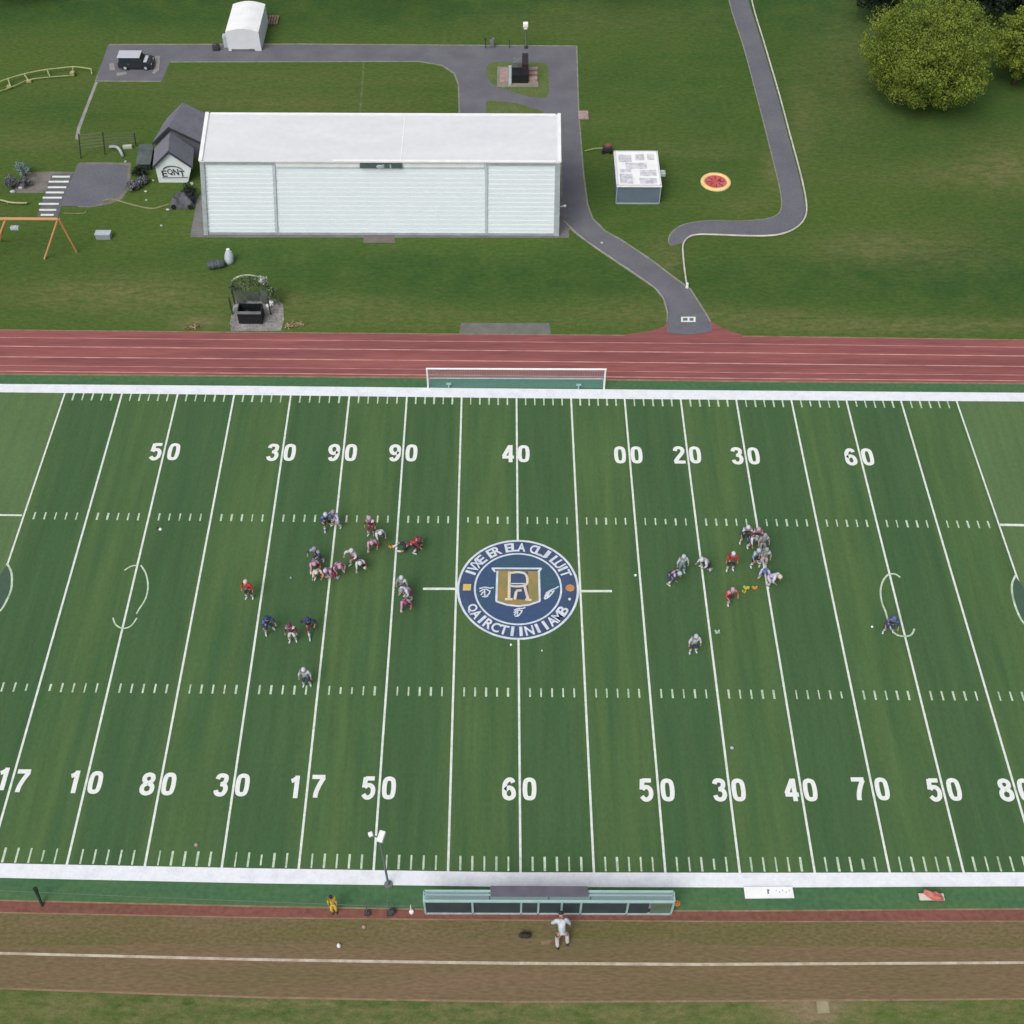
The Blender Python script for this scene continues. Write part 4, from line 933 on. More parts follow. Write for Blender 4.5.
# ---- island monument
r = empty('monument', P(518, 86), 'black stone monument on paving in the traffic island', 'monument'); o = r.location
def slab(px0, py0, px1, py1, z, h, name, mat):
    a, b = P(px0, py1), P(px1, py0); mb = MB(); mb.box(((a.x+b.x)/2-o.x, (a.y+b.y)/2-o.y, z+h/2), (b.x-a.x, abs(b.y-a.y), h)); return mb.build(name, mat, r)
slab(497, 67.5, 538, 87.5, .02, .08, 'base_slab', M('stone_base', (.24, .23, .18), .1, 1, .8))
slab(500, 69, 508, 83, .10, .05, 'pink_bed', MT['pink'])
slab(508.5, 68, 511.5, 86, .10, .22, 'pale_kerb', MT['palegrey'])
slab(512, 76, 528, 84, .10, .9, 'black_block', MT['black']); slab(522, 72, 528, 83.5, 1.0, 1.2, 'black_pillar', M('maroon_black', (.035, .026, .033), .2, 1, .5))
slab(513, 69, 521.5, 75, .1, 1.3, 'grey_block', MT['midgrey'])
for k in range(3): slab(529, 70.5+4.6*k, 537, 73.4+4.6*k, .10, .35, 'stone_seat', MT['pink'])
o_ = MB().box((0, 0, .06), (1.05, 1.45, .12)).build('stone_plaque', MT['pink'], bevel=.02); o_.location = P(583.3, 115.5); tag(o_, 'small pink stone slab at the right edge of the access road', 'slab')
# street lamps
def lamp(base, head, label, hs, name='lamp_post'):
    B = P(*base); Hd = at_y(*head, B.y); r = empty(name, B, label, 'lamp post'); t = Hd-B
    T(MB(), [V((0, 0, 0)), t], [.09, .06], 8).build('pole', MT['midgrey'], r); MB().tube([(0, 0, 0), (0, 0, .3)], [.22, .16], 10).build('base', MT['darkgrey'], r)
    return r, t
r, t = lamp((526, 48), (525.6, 25), 'slim grey lamp post with a white head on the far road edge', 1)
mb = MB(); mb.box(t+V((0, 0, .05)), (.55, .55, .4)); mb.box(t+V((.0, -.1, -.3)), (.4, .3, .2)); mb.build('lamp_head', MT['whitetrim'], r, bevel=.05)
mb = MB(); mb.box((0, 0, .4), (.5, .4, .8)); mb.ball((.15, 0, .9), .22, 8); o_ = mb.build('litter_bin', MT['midgrey'], bevel=.03); o_.location = P(492, 47); tag(o_, 'small grey bin on the far road edge left of the lamp post', 'bin')
mb = MB(); mb.tube([(0, 0, 0), (0, 0, 1.1)], .05, 6); mb.box((0, 0, 1.1), (.2, .2, .2)); o_ = mb.build('bollard', MT['darkgrey']); o_.location = P(485.5, 48); tag(o_, 'thin dark bollard at the far road edge by the grey bin', 'bollard')
mb = MB(); mb.tube([(0, 0, 0), (0, 0, .9)], .05, 6); mb.box((0, 0, .9), (.15, .15, .15)); o_ = mb.build('bollard', MT['darkgrey']); o_.location = P(509.5, 48); tag(o_, 'thin dark bollard midway between the grey bin and lamp post', 'bollard')
# mower by booth
r = empty('garden_cart', P(607, 154), 'small dark garden cart with a red top near the booth corner', 'cart')
MB().box((0, .3, .45), (.95, .6, .5), .1).build('tray', MT['darkgrey'], r, bevel=.04); MB().ball((.1, .35, .75), (.4, .25, .2), 10).build('load', M('dull_red', (.25, .09, .08), .2, 3, .8), r)
for sx in (-.35, .35): MB().tube([(sx, -.05, .2), (sx, .03, .2)], .2, 12).build('wheel', MT['rubber'], r)
T(MB(), [(-.45, .3, .5), (-1.3, .4, .35), (-2.2, .3, .15)], .05, 6).build('handle', MT['yellow'], r)
# round mat
c = P(715.6, 182.5); rx = 15.2*mper(182); r = empty('round_mat', c, 'round red mat with a yellow padded rim on the lawn', 'mat')
n = 48
mb = MB()
pr = [(1.0, 0), (1.0, .10), (.97, .18), (.86, .22), (.74, .18), (.72, .06)]
for k in range(n):
    for q, z in pr: mb.v.append((q*rx*math.cos(6.2832*k/n), q*rx*.97*math.sin(6.2832*k/n), z))
m_ = len(pr)
for k in range(n):
    for i in range(m_-1): mb.f.append((k*m_+i, ((k+1) % n)*m_+i, ((k+1) % n)*m_+i+1, k*m_+i+1)); mb.m.append(0)
mb.build('padded_rim', MT['yellowmat'], r, smooth=True)
MB().tube([(0, 0, .0), (0, 0, .10)], rx*.725, 48).build('mat_surface', MT['redmat'], r)
mb = MB()
for k in range(8): a = k*.785; mb.box((rx*.42*math.cos(a), rx*.42*math.sin(a), .11), (rx*.34, .10, .02), a)
mb.box((rx*.25, rx*.1, .14), (.25, .2, .1)); mb.build('seams', M('dark_red', (.30, .04, .05), .2, 2, .7), r)
o_ = MB().tube([(0, 0, 0), (0, 0, .5)], [.14, .09], 10).build('kerb_end_post', MT['whitetrim']); o_.location = P(687, 287.5); tag(o_, 'short white post at the lower end of the path kerb', 'post')

# ================================================================ GOAL
gb0, gb1 = P(428.3, 388.5), P(604, 389.8); gy = gb0.y; zt = height_at(515, 369, V((0, gy, 0)))
r = empty('soccer_goal', ((gb0.x+gb1.x)/2, gy, 0), 'long low white framed goal with a green net behind the far sideline', 'goal'); o = r.location
x0, x1 = gb0.x-o.x, gb1.x-o.x; yb = P(515, 379).y-gy
gw = .075
for x in (x0, x1): T(MB(), [(x, 0, 0), (x, 0, zt)], gw).build('post', MT['whitetrim'], r)
T(MB(), [(x0-gw, 0, zt), (x1+gw, 0, zt)], gw).build('crossbar', MT['whitetrim'], r)
T(MB(), [(x0, yb, .06), (x1, yb, .06)], gw*.8).build('ground_bar', M('pale_teal_bar', (.42, .52, .52), .1, 2, .6), r)
for x in (x0, x1): T(MB(), [(x, 0, zt), (x, yb, .06)], .04).build('stay', MT['palegrey'], r); T(MB(), [(x, 0, .05), (x, yb, .05)], .04).build('side_bar', MT['palegrey'], r)
mb = MB(); mb.add([(x0, .03, .10), (x1, .03, .10), (x1, yb-.08, .06), (x0, yb-.08, .06)], [(0, 1, 2, 3)]); nm = mb.build('net', MT['net'], r)
mb = MB(); n = 72
for k in range(n+1):
    x = x0+(x1-x0)*k/n; mb.tube([(x, 0, zt), (x, yb, .07)], .006, 3, caps=False)
for k in range(1, 10): f = k/10; mb.tube([(x0, yb*f, zt*(1-f)+.06), (x1, yb*f, zt*(1-f)+.06)], .006, 3, caps=False)
mb.build('net_mesh', MT['teal'], r)
for x, y, l in ((449, 388.5, 'left'), (578.5, 389.5, 'right')):
    c = P(x, y); mb = MB(); mb.tube([(0, 0, 0), (0, 0, .55)], .06, 8); mb.box((0, 0, .55), (.4, .12, .12)); o_ = mb.build('net_peg', MT['teal']); o_.location = c; tag(o_, f'small pale T-shaped peg inside the {l} part of the goal', 'peg')

# ================================================================ NEAR SIDE
base, head = (388.5, 885), (380, 836)
B = P(*base); Hd = at_y(*head, B.y); r = empty('floodlight_pole', B, 'tall dark pole with white floodlight head at the near sideline', 'light pole'); t = Hd-B
t = V((0, 0, t.z))
T(MB(), [V((0, 0, 0)), t], [.075, .06], 8).build('pole', M('pole_grey', (.16, .20, .21), .15, 1, .6), r); MB().tube([(0, 0, 0), (0, 0, .12)], .26, 12).build('base_plate', MT['midgrey'], r)
mb = MB(); mb.box(t+V((.12, .0, -.05)), (.36, .66, .24), -.25); o_ = mb.build('lamp_head', MT['whitetrim'], r, bevel=.06); MB().box(t+V((.12, .0, -.2)), (.36, .6, .03), -.25).build('lens', MT['palegrey'], o_)
mb = MB(); mb.box(t+V((-.48, .1, .0)), (.26, .28, .2), .4); o_ = mb.build('lamp_head', MT['whitetrim'], r, bevel=.05); T(MB(), [t+V((0, 0, -.2)), t+V((-.5, .1, -.1))], .05).build('bracket', MT['midgrey'], r)
# rope line
r = empty('rope_line', P(300, 905), 'thin rope on slim posts along the near track', 'rope barrier'); o = r.location
pp = [(367.5, 913.5), (390, 914)]
for x, y in pp: b = P(x, y); T(MB(), [b-o, b-o+V((0, 0, 2.1))], .03, 6).build('post', MT['midgrey'], r); MB().box(b-o+V((0, 0, .1)), (.35, .3, .2)).build('foot', MT['darkgrey'], r)
mb = MB(); mb.tube([P(-60, 894, .0)-o+V((0, 0, 1.0)), P(150, 903.5, 0)-o+V((0, 0, 1.0)), P(367.5, 913.5)-o+V((0, 0, 1.25)), P(390, 914)-o+V((0, 0, 1.25)), P(425, 913)-o+V((0, 0, 1.2))], .014, 5); mb.build('rope', MT['midgrey'], r)
b = P(411.5, 912); mb = MB(); mb.tube([(0, 0, 0), (0, 0, .16), (0, 0, .17), (0, 0, 1.1)], [.15, .12, .03, .025], 10); o_ = mb.build('marker_stand', MT['whitetrim']); o_.location = b; tag(o_, 'slim marker on a white round foot left of the team shelter', 'marker')
b = P(392.5, 912.5); mb = MB(); mb.ball((0, 0, .2), (.22, .2, .22), 9); o_ = mb.build('kit_bag', MT['darkgrey']); o_.location = b; tag(o_, 'small dark bag at the foot of the rope post', 'bag')
a = P(42.5, 906); tp = V((P(35, 888, 1.3).x, P(35, 888, 1.3).y, 1.3)); mb = MB(); mb.tube([V((0, 0, 0)), (tp-a)*.6, tp-a], [.08, .09, .14], 8); o_ = mb.build('leaning_stake', M('dark_green_paint', (.02, .045, .03), .2, 2, .7)); o_.location = a; tag(o_, 'dark green leaning stake beside the near track, far left', 'stake')
# ---- team shelter
fL, fR = P(425.5, 913.5), P(671, 914.5); fy = fL.y; r = empty('team_shelter', ((fL.x+fR.x)/2, fy, 0), 'long low team bench shelter with pale teal glass roof and navy panels', 'shelter'); o = r.location
zt = height_at(548, 901.5, V((0, fy, 0))); x0, x1 = fL.x-o.x, fR.x-o.x; D = P(548, 891.5, zt).y-fy
X = lambda px: P(px, 913).x-o.x
fm = MT['teal']
def bx(name, c, d, mat, parent=r): return MB().box(c, d).build(name, mat, parent)
bx('bottom_rail', ((x0+x1)/2, 0, .08), (x1-x0, .12, .16), MT['palegrey']); bx('top_rail', ((x0+x1)/2, 0, zt), (x1-x0, .14, .12), fm)
bx('rear_rail', ((x0+x1)/2, D, zt), (x1-x0, .14, .10), fm); bx('middle_rail', ((x0+x1)/2, D*.62, zt+.01), (x1-x0, .09, .08), fm)
for px in (425.8, 473, 521, 538, 561, 580, 626, 670.5): bx('post', (X(px), 0, zt/2), (.12, .12, zt-.12), fm)
for x in (x0, x1): bx('end_rail', (x, D/2, zt), (.12, D, .1), fm); bx('post', (x, D, zt/2), (.1, .1, zt-.1), fm)
edges = [425.8, 473, 521, 538, 561, 580, 626, 648]
for a, b in zip(edges, edges[1:]): bx('wall_panel', ((X(a)+X(b))/2, .01, .16+(zt-.24)/2), (X(b)-X(a)-.13, .04, zt-.26), MT['navypanel'])
bx('wall_panel', ((X(648)+X(670))/2, .01, .16+(zt-.24)/2), (X(670)-X(648)-.13, .04, zt-.26), M('clear_panel', (.10, .17, .12), .1, 1, .4))
for a, b in ((425.8, 490), (490, 548), (548, 589), (589, 670.5)): bx('roof_panel', ((X(a)+X(b))/2, D/2, zt+.055), (X(b)-X(a)-.05, D-.12, .02), MT['canopy'])
a = [P(490.5, 896.5, zt+.1), P(588.5, 896.5, zt+.1), P(587.5, 886.5, zt+.1), P(490.5, 886, zt+.1)]; MB().hexa([q-o for q in a], [q-o+V((0, 0, .05)) for q in a]).build('tarpaulin', M('grey_purple_mat', (.115, .105, .135), .1, 1, .9), r)
bx('bench_seat', ((x0+x1)/2, D*.55, .45), (x1-x0-.6, .3, .05), MT['palegrey'])
for px in (450, 500, 550, 600, 650): bx('bench_leg', (X(px), D*.55, .22), (.08, .25, .42), MT['midgrey'])
zz = .05
# white board
o_ = MB(); a = [P(745, 899), P(794, 898.5), P(792, 887.5), P(743.5, 887.5)]; c = (a[0]+a[2])/2
o_.hexa([p-c+V((0, 0, .0)) for p in a], [p-c+V((0, 0, .08)) for p in a]); rr = empty('sideline_board', V((c.x, c.y, .04)), 'flat white board with a small dark mark beside the near sideline', 'board'); o_.build('panel', MT['whitetrim'], rr)
mb = MB(); mb.box((-.05, .05, .09), (.09, .28, .012)); mb.box((.0, .14, .09), (.10, .08, .014)); mb.build('dark_mark', MT['midgrey'], rr)
mb = MB()
for k in range(5): mb.box((.45+.2*k, .12-.1*(k % 2), .087), (.05, .10, .01))
mb.build('faint_print', MT['palegrey'], rr)
# bench with red kit
r = empty('low_bench', P(931, 903), 'short low bench with white ends under a red bundle', 'bench')
W = 25*mper(900)
bx('seat', (0, .25, .32), (W, .42, .07), M('bench_cream', (.62, .56, .47), .1, 2, .7), r)
for sx in (-.4, .4): bx('leg', (sx*W, .25, .14), (.08, .36, .28), MT['midgrey'], r)
mb = MB(); N = 12
pts = [V((-.42, .55, .45)), V((-.2, .35, .55)), V((.1, .2, .52)), V((.4, .12, .48)), (V((.62, .1, .42)))]
mb.tube(pts, [.12, .2, .22, .17, .1], 12); mb.tube([V((-.1, .4, .5)), V((.25, .38, .52)), V((.55, .25, .48))], [.1, .14, .08], 10)
mb.v = [tuple(c+random.uniform(-.03, .03) for c in v) for v in mb.v]; o_ = mb.build('red_jacket_bundle', M('red_cloth', (.42, .09, .08), .2, 3, .8, c2=(.52, .22, .19))); o_.location = P(931, 903); tag(o_, 'red and pink bundle of clothing lying across the low bench', 'clothing')
mb = MB(); mb.tube([(0, 0, 0), (0, 0, .04), (0, 0, .05), (0, 0, .42)], [.2, .2, .13, .03], 12); o_ = mb.build('traffic_cone', M('cone_orange', (.65, .24, .05), .1, 3, .6)); o_.location = P(677, 903.5); tag(o_, 'small orange cone at the right end of the team shelter', 'cone')
r = empty('kit_bag', P(525, 938), 'dark bag on the brown dirt left of the umpire', 'bag')
mb = MB(); mb.tube([(-.35, .1, .16), (-.2, .1, .2), (.2, .1, .2), (.35, .1, .16)], [.1, .19, .19, .1], 10); mb.build('bag', M('bag_dark', (.035, .030, .028), .2, 3, .8), r); T(MB(), [(-.2, .1, .36), (0, .1, .46), (.2, .1, .36)], .025, 6).build('handle', MT['black'], r)
sheet('worn_spot', [(541, 941), (552, 940), (549, 944), (542, 945)][::-1], .018, MT['edgedirt'])
# small bits on the turf
def bit(px, py, label, cat, mat, w=.3, d=.3, h=.12, name='marker_disc'):
    mb = MB(); w *= .5; mb.tube([(0, 0, 0), (0, 0, h*.5), (0, 0, h)], [w/2, w/2*.8, w/2*.3], 12); o_ = mb.build(name, mat); o_.location = P(px, py)+V((0, 0, .03)); return tag(o_, label, cat)
bit(160.5, 529.5, 'white marker disc under the far hash marks near the left arc', 'marker', MT['whitetrim'], .5); bit(157, 528.5, 'dark marker beside the white disc near the left arc', 'marker', MT['darkgrey'], .4)
bit(872, 627, 'white marker disc left of the navy player by the right arc', 'marker', MT['whitetrim'], .35)
bit(732, 748, 'pale ring marker on the turf above the near 30', 'marker', MT['palegrey'], .5); bit(196.5, 845, 'tan marker on the turf above the near left sideline', 'marker', MT['pink'], .55)
bit(511, 645, 'white marker disc just below the midfield logo', 'marker', MT['whitetrim'], .35)
bit(542, 651, 'tiny white marker disc below and right of the logo', 'marker', MT['whitetrim'], .22)
bit(635.5, 575.5, 'white marker disc left of the bent navy player', 'marker', MT['whitetrim'], .4); bit(291, 578, 'pale marker disc between the red player and the cluster', 'marker', MT['palegrey'], .3)
bit(365, 568, 'white marker disc at the foot of the maroon and white player', 'marker', MT['whitetrim'], .5)
bit(339, 946, 'white ball lying on the worn grass near the chalk line', 'ball', MT['whitetrim'], .5, h=.3, name='stray_ball'); bit(364, 927, 'tan scrap on the worn grass below the rope post', 'scrap', MT['pink'], .5, name='ground_scrap')
def flag(px, py, label, mat, s=1):
    s *= .62
    mb = MB(); N = 7
    for i in range(N):
        for j in range(N): mb.v.append(((i/(N-1)-.5)*.8*s+random.uniform(-.04, .04), (j/(N-1)-.5)*.55*s+random.uniform(-.04, .04), .10+.08*math.sin(i*1.7+j)+random.uniform(0, .05)))
    for i in range(N-1):
        for j in range(N-1): mb.f.append((i*N+j, (i+1)*N+j, (i+1)*N+j+1, i*N+j+1)); mb.m.append(0)
    o_ = mb.build('penalty_flag', mat); o_.location = P(px, py)+V((0, 0, .02)); tag(o_, label, 'flag')
flag(746, 589, 'yellow cloth flag on the turf right of the red kneeling player', MT['flag'], .9); flag(744, 593, 'small lime scrap of cloth just below the yellow flag', MT['flag'], .5)
flag(754.5, 589, 'orange-yellow cloth right of the yellow flag', MT['flag2'], .75); flag(391, 548, 'yellow cloth on the yard line left of the fallen player', MT['flag2'], .8)
flag(717, 633, 'pale green crumpled cloth right of the lone white player', M('pale_cloth', (.38, .50, .36), .1, 3, .8), .8)
# ================================================================ PEOPLE
def skin_mesh(verts, edges, radii, root=0, sub=1):
    me = bpy.data.meshes.new('sk'); me.from_pydata([tuple(v) for v in verts], edges, []); ob = bpy.data.objects.new('sk', me); COL.objects.link(ob)
    md = ob.modifiers.new('s', 'SKIN'); md.use_smooth_shade = True; md.branch_smoothing = .6
    sv = me.skin_vertices[0].data
    for i, r in enumerate(radii): sv[i].radius = (r, r) if not isinstance(r, tuple) else r; sv[i].use_root = (i == root)
    ss = ob.modifiers.new('u', 'SUBSURF'); ss.levels = sub; ss.render_levels = sub
    dg = bpy.context.evaluated_depsgraph_get(); out = bpy.data.meshes.new_from_object(ob.evaluated_get(dg))
    v = [tuple(q.co) for q in out.vertices]; f = [tuple(p.vertices) for p in out.polygons]
    bpy.data.objects.remove(ob); bpy.data.meshes.remove(me); bpy.data.meshes.remove(out); return v, f
def ik(a, b, l1, l2, pole):
    a, b = V(a), V(b); d = b-a; L = min(d.length, (l1+l2)*.999); dn = d.normalized(); b = a+dn*L
    x = (l1*l1-l2*l2+L*L)/(2*L); h = math.sqrt(max(1e-6, l1*l1-x*x)); p = V(pole); p = (p-dn*p.dot(dn)).normalized(); return a+dn*x+p*h, b
POSES = {  # pelvis height, torso lean (deg), side lean, feet, hands relative to chest, pelvis shift
 'still': dict(pz=.94, lean=4, feet=((-.10, 0), (.10, .03)), hands=((-.25, .06, -.46), (.25, .06, -.46))),
 'stand': dict(pz=.93, lean=8, feet=((-.17, 0), (.17, .06)), hands=((-.34, .12, -.42), (.34, .12, -.42))),
 'ready': dict(pz=.87, lean=15, feet=((-.26, -.06), (.26, .10)), hands=((-.36, .34, -.28), (.36, .34, -.28))),
 'run':   dict(pz=.90, lean=12, feet=((-.10, -.46), (.12, .40)), hands=((-.30, .34, -.10), (.30, -.22, -.26)), lift=(.22, 0)),
 'crouch':dict(pz=.68, lean=42, feet=((-.26, -.20), (.26, .16)), hands=((-.30, .30, -.30), (.26, .42, -.42))),
 'stance':dict(pz=.66, lean=72, feet=((-.28, -.22), (.28, .12)), hands=((-.16, .34, -.52), (.34, .12, -.34))),
 'bent':  dict(pz=.84, lean=50, feet=((-.22, 0), (.22, .05)), hands=((-.26, .22, -.36), (.26, .22, -.36))),
 'reach': dict(pz=.89, lean=18, feet=((-.24, -.22), (.2, .20)), hands=((-.30, .46, .02), (.30, .46, .02))),
 'kneel': dict(pz=.56, lean=14, feet=((-.16, -.42), (.20, .26)), hands=((-.32, .28, -.22), (.32, .30, -.24))),
 'dive':  dict(pz=.30, lean=80, feet=((-.20, -.80), (.24, -.72)), hands=((-.22, .50, -.06), (.26, .44, -.08)), lift=(.06, .14)),
 'lean':  dict(pz=.86, lean=44, feet=((-.20, -.34), (.22, -.22)), hands=((-.30, .22, -.30), (.36, .02, -.44))),
}
_pose = {}
def figure(pose):
    if pose in _pose: return _pose[pose]
    q = POSES[pose]; le = R_(q['lean']); up = V((0, math.sin(le), math.cos(le))); fw = V((0, math.cos(le), -math.sin(le))); rt = V((1, 0, 0))
    Pp = V((0, 0, q['pz'])); sp = Pp+up*.20; ch = Pp+up*.42; nk = Pp+up*.565; lift = q.get('lift', (0, 0))
    look = (fw*.4+up*1.0+V((0, .5, .2))).normalized() if q['lean'] > 40 else up
    h1 = nk+look*.07; h2 = nk+look*.15; h3 = nk+look*.245
    vs, ed, rd = [Pp, sp, ch, nk, h1, h2, h3], [(0, 1), (1, 2), (2, 3), (3, 4), (4, 5), (5, 6)], [(.155, .12), (.135, .105), (.165, .12), .062, .08, .102, .07]
    J = {'hands': [], 'knees': [], 'feet': [], 'sh': [], 'el': [], 'hip': []}
    for s, i in ((-1, 0), (1, 1)):
        hip = Pp+rt*s*.10-up*.05; ft = V((q['feet'][i][0], q['feet'][i][1], .075+lift[i]))
        kn, an = ik(hip, ft, .44, .43, V((s*.25, 1, .15))); toe = an+V((s*.04, .17, -.04 if lift[i] < .1 else -.10))
        k = len(vs); vs += [hip, hip.lerp(kn, .4), kn, kn.lerp(an, .35), an, toe]; rd += [.10, .088, .062, .058, .042, .036]
        ed += [(0, k), (k, k+1), (k+1, k+2), (k+2, k+3), (k+3, k+4), (k+4, k+5)]; J['knees'].append(kn); J['feet'].append((an, toe)); J['hip'].append(hip)
        sh = Pp+up*.50+rt*s*.19; hd = ch+rt*q['hands'][i][0]+V((0, q['hands'][i][1], q['hands'][i][2])); hd.z = max(hd.z, .06)
        el, wr = ik(sh, hd, .29, .26, V((s*1.0, -.7, -.2))); dr = (wr-el).normalized(); pm = wr+dr*.08
        k = len(vs); vs += [sh, sh.lerp(el, .5), el, wr, pm]; rd += [.072, .056, .045, .03, (.040, .024)]
        ed += [(2, k), (k, k+1), (k+1, k+2), (k+2, k+3), (k+3, k+4)]; J['sh'].append(sh); J['el'].append(el); J['hands'].append((wr, pm, dr))
    v, f = skin_mesh(vs, ed, rd)
    mb = MB(); mb.add(v, f)
    for s, (wr, pm, dr) in zip((-1, 1), J['hands']):  # five fingers, rooted in the palm
        side = dr.cross(V((0, 0, 1))); side = side.normalized() if side.length > .1 else V((1, 0, 0)); cu = side.cross(dr).normalized()*-1
        for k, ln in enumerate((.062, .075, .080, .070)):
            o = pm+side*((k-1.5)*.020)-dr*.01; mb.tube([o, o+dr*ln*.5, o+dr*ln*.85+cu*ln*.3, o+dr*ln*.95+cu*ln*.6], [.010, .009, .008, .006], 6)
        o = wr+dr*.03-side*.03*s; mb.tube([o, o-side*s*.03+dr*.03, o-side*s*.035+dr*.06+cu*.015], [.012, .010, .008], 6)
    # face: nose, ears, brow
    fc = look.cross(rt)*-1; fc = fc if fc.y > 0 or fc.z < 0 else -fc
    hc = h2+look*.01
    mb.tube([hc+fc*.09+look*.02, hc+fc*.125-look*.015, hc+fc*.09-look*.03], [.008, .014, .010], 6)
    for s in (-1, 1): mb.ball(hc+rt*s*.098, (.018, .022, .03), 6); mb.ball(hc+rt*s*.036+fc*.094+look*.025, .014, 6, 1)
    mb.tube([hc+rt*-.03+fc*.088-look*.055, hc+fc*.098-look*.058, hc+rt*.03+fc*.088-look*.055], .007, 5, 1)
    body = (mb.v, mb.f, mb.m)
    # jersey: torso with pads and sleeves
    a = [Pp-up*.07, sp, ch, Pp+up*.50]; vv = list(a); ee = [(0, 1), (1, 2), (2, 3)]; rr = [(.19, .165), (.185, .16), (.23, .185), (.14, .13)]
    for s, sh, el, hd_ in zip((-1, 1), J['sh'], J['el'], [h[0] for h in J['hands']]):
        k = len(vv); vv += [sh+up*.02, sh.lerp(el, .6), el, el.lerp(hd_, .7)]; ee += [(2, k), (k, k+1), (k+1, k+2), (k+2, k+3)]; rr += [.13, .095, .072, .052]
    jer = skin_mesh(vv, ee, rr, root=0)
    vv = [Pp+up*.04, Pp-up*.03]; ee = [(0, 1)]; rr = [(.178, .15), (.17, .15)]
    for hip, kn in zip(J['hip'], J['knees']):
        k = len(vv); vv += [hip-up*.03, hip.lerp(kn, .5), hip.lerp(kn, .98)]; ee += [(1, k), (k, k+1), (k+1, k+2)]; rr += [.135, .122, .092]
    pan = skin_mesh(vv, ee, rr, root=0)
    vv = [Pp+up*.04, Pp-up*.03]; ee = [(0, 1)]; rr = [(.178, .15), (.17, .15)]
    for hip, kn, (an, toe) in zip(J['hip'], J['knees'], J['feet']):
        k = len(vv); vv += [hip-up*.03, hip.lerp(kn, .5), kn, kn.lerp(an, .5), kn.lerp(an, .97)]; ee += [(1, k), (k, k+1), (k+1, k+2), (k+2, k+3), (k+3, k+4)]; rr += [.130, .118, .100, .094, .088]
    tro = skin_mesh(vv, ee, rr, root=0)
    # helmet
    mb = MB(); rot = look.to_track_quat('Z', 'Y').to_matrix()
    mb.ball(hc+look*.025-fc*.012, (.135, .155, .145), 14, rot=rot); hel = (mb.v, mb.f)
    mb = MB()
    for dz, w in ((-.02, .11), (-.055, .105), (-.085, .085)): mb.tube([hc+rt*-w+fc*.06+look*dz, hc+rt*-.05+fc*.165+look*dz, hc+rt*.05+fc*.165+look*dz, hc+rt*w+fc*.06+look*dz], .010, 5)
    mb.tube([hc+fc*.17+look*.01, hc+fc*.17-look*.09], .009, 5); msk = (mb.v, mb.f)
    mb = MB(); mb.ball(hc+look*.05-fc*.01, (.115, .125, .085), 12, rot=rot); mb.tube([hc+fc*.07+look*.07, hc+fc*.18+look*.05], [.075, .05], 8); cap = (mb.v, mb.f)
    mb = MB(); mb.ball(hc+look*.035-fc*.022, (.112, .12, .10), 12, rot=rot); hair = (mb.v, mb.f)
    shoes = []
    for an, toe in J['feet']:
        mb = MB(); d = (toe-an); d.z = 0; d = d.normalized() if d.length > .01 else V((0, 1, 0)); c = an+d*.06
        mb.tube([V((c.x, c.y, an.z-.03))-d*.14, V((c.x, c.y, an.z-.025))-d*.05, V((c.x, c.y, an.z-.03))+d*.08, V((c.x, c.y, an.z-.04))+d*.16], [.040, .055, .052, .03], 8)
        mb.v = [(x, y, max(z, .004+min(0, an.z-.075))) for x, y, z in mb.v]; shoes.append((mb.v, mb.f))
    socks = []
    for kn, (an, toe) in zip(J['knees'], J['feet']):
        mb = MB(); mb.tube([kn.lerp(an, .25), kn.lerp(an, .5), kn.lerp(an, .98)], [.070, .068, .052], 10); socks.append((mb.v, mb.f))
    _pose[pose] = dict(body=body, jer=jer, pan=pan, tro=tro, hel=hel, msk=msk, cap=cap, hair=hair, shoes=shoes, socks=socks, ch=ch, up=up, fw=fw, Pp=Pp, le=le)
    return _pose[pose]
def cloth(n, c, c2=None): return M(n, c, .08, 9, .75, c2=c2)
CL = {'navy': cloth('navy_cloth', (.035, .050, .135)), 'white': cloth('white_cloth', (.54, .56, .60)), 'red': cloth('red_jersey', (.46, .045, .05)), 'maroon': cloth('maroon_cloth', (.155, .035, .065)),
      'pinkw': cloth('pale_pink_cloth', (.47, .30, .38)), 'magenta': cloth('magenta_cloth', (.24, .05, .13)), 'teal': cloth('teal_cloth', (.13, .22, .28)), 'dark': cloth('dark_cloth', (.028, .032, .045)), 'grey': cloth('grey_cloth', (.27, .28, .31)), 'lav': cloth('lavender_cloth', (.48, .46, .62)),
      'blue': cloth('blue_cloth', (.10, .14, .34)), 'yellow': cloth('yellow_jacket', (.62, .45, .06)), 'cream': cloth('cream_cloth', (.60, .52, .42)), 'palebl': cloth('pale_blue_cloth', (.40, .48, .54)), 'mauve': cloth('pale_mauve_cloth', (.46, .40, .41)),
      'orange': cloth('orange_cloth_jersey', (.52, .22, .15)), 'hair': cloth('dark_hair', (.03, .022, .018)), 'eye': cloth('eye_dark', (.02, .02, .02))}
_mc = {}
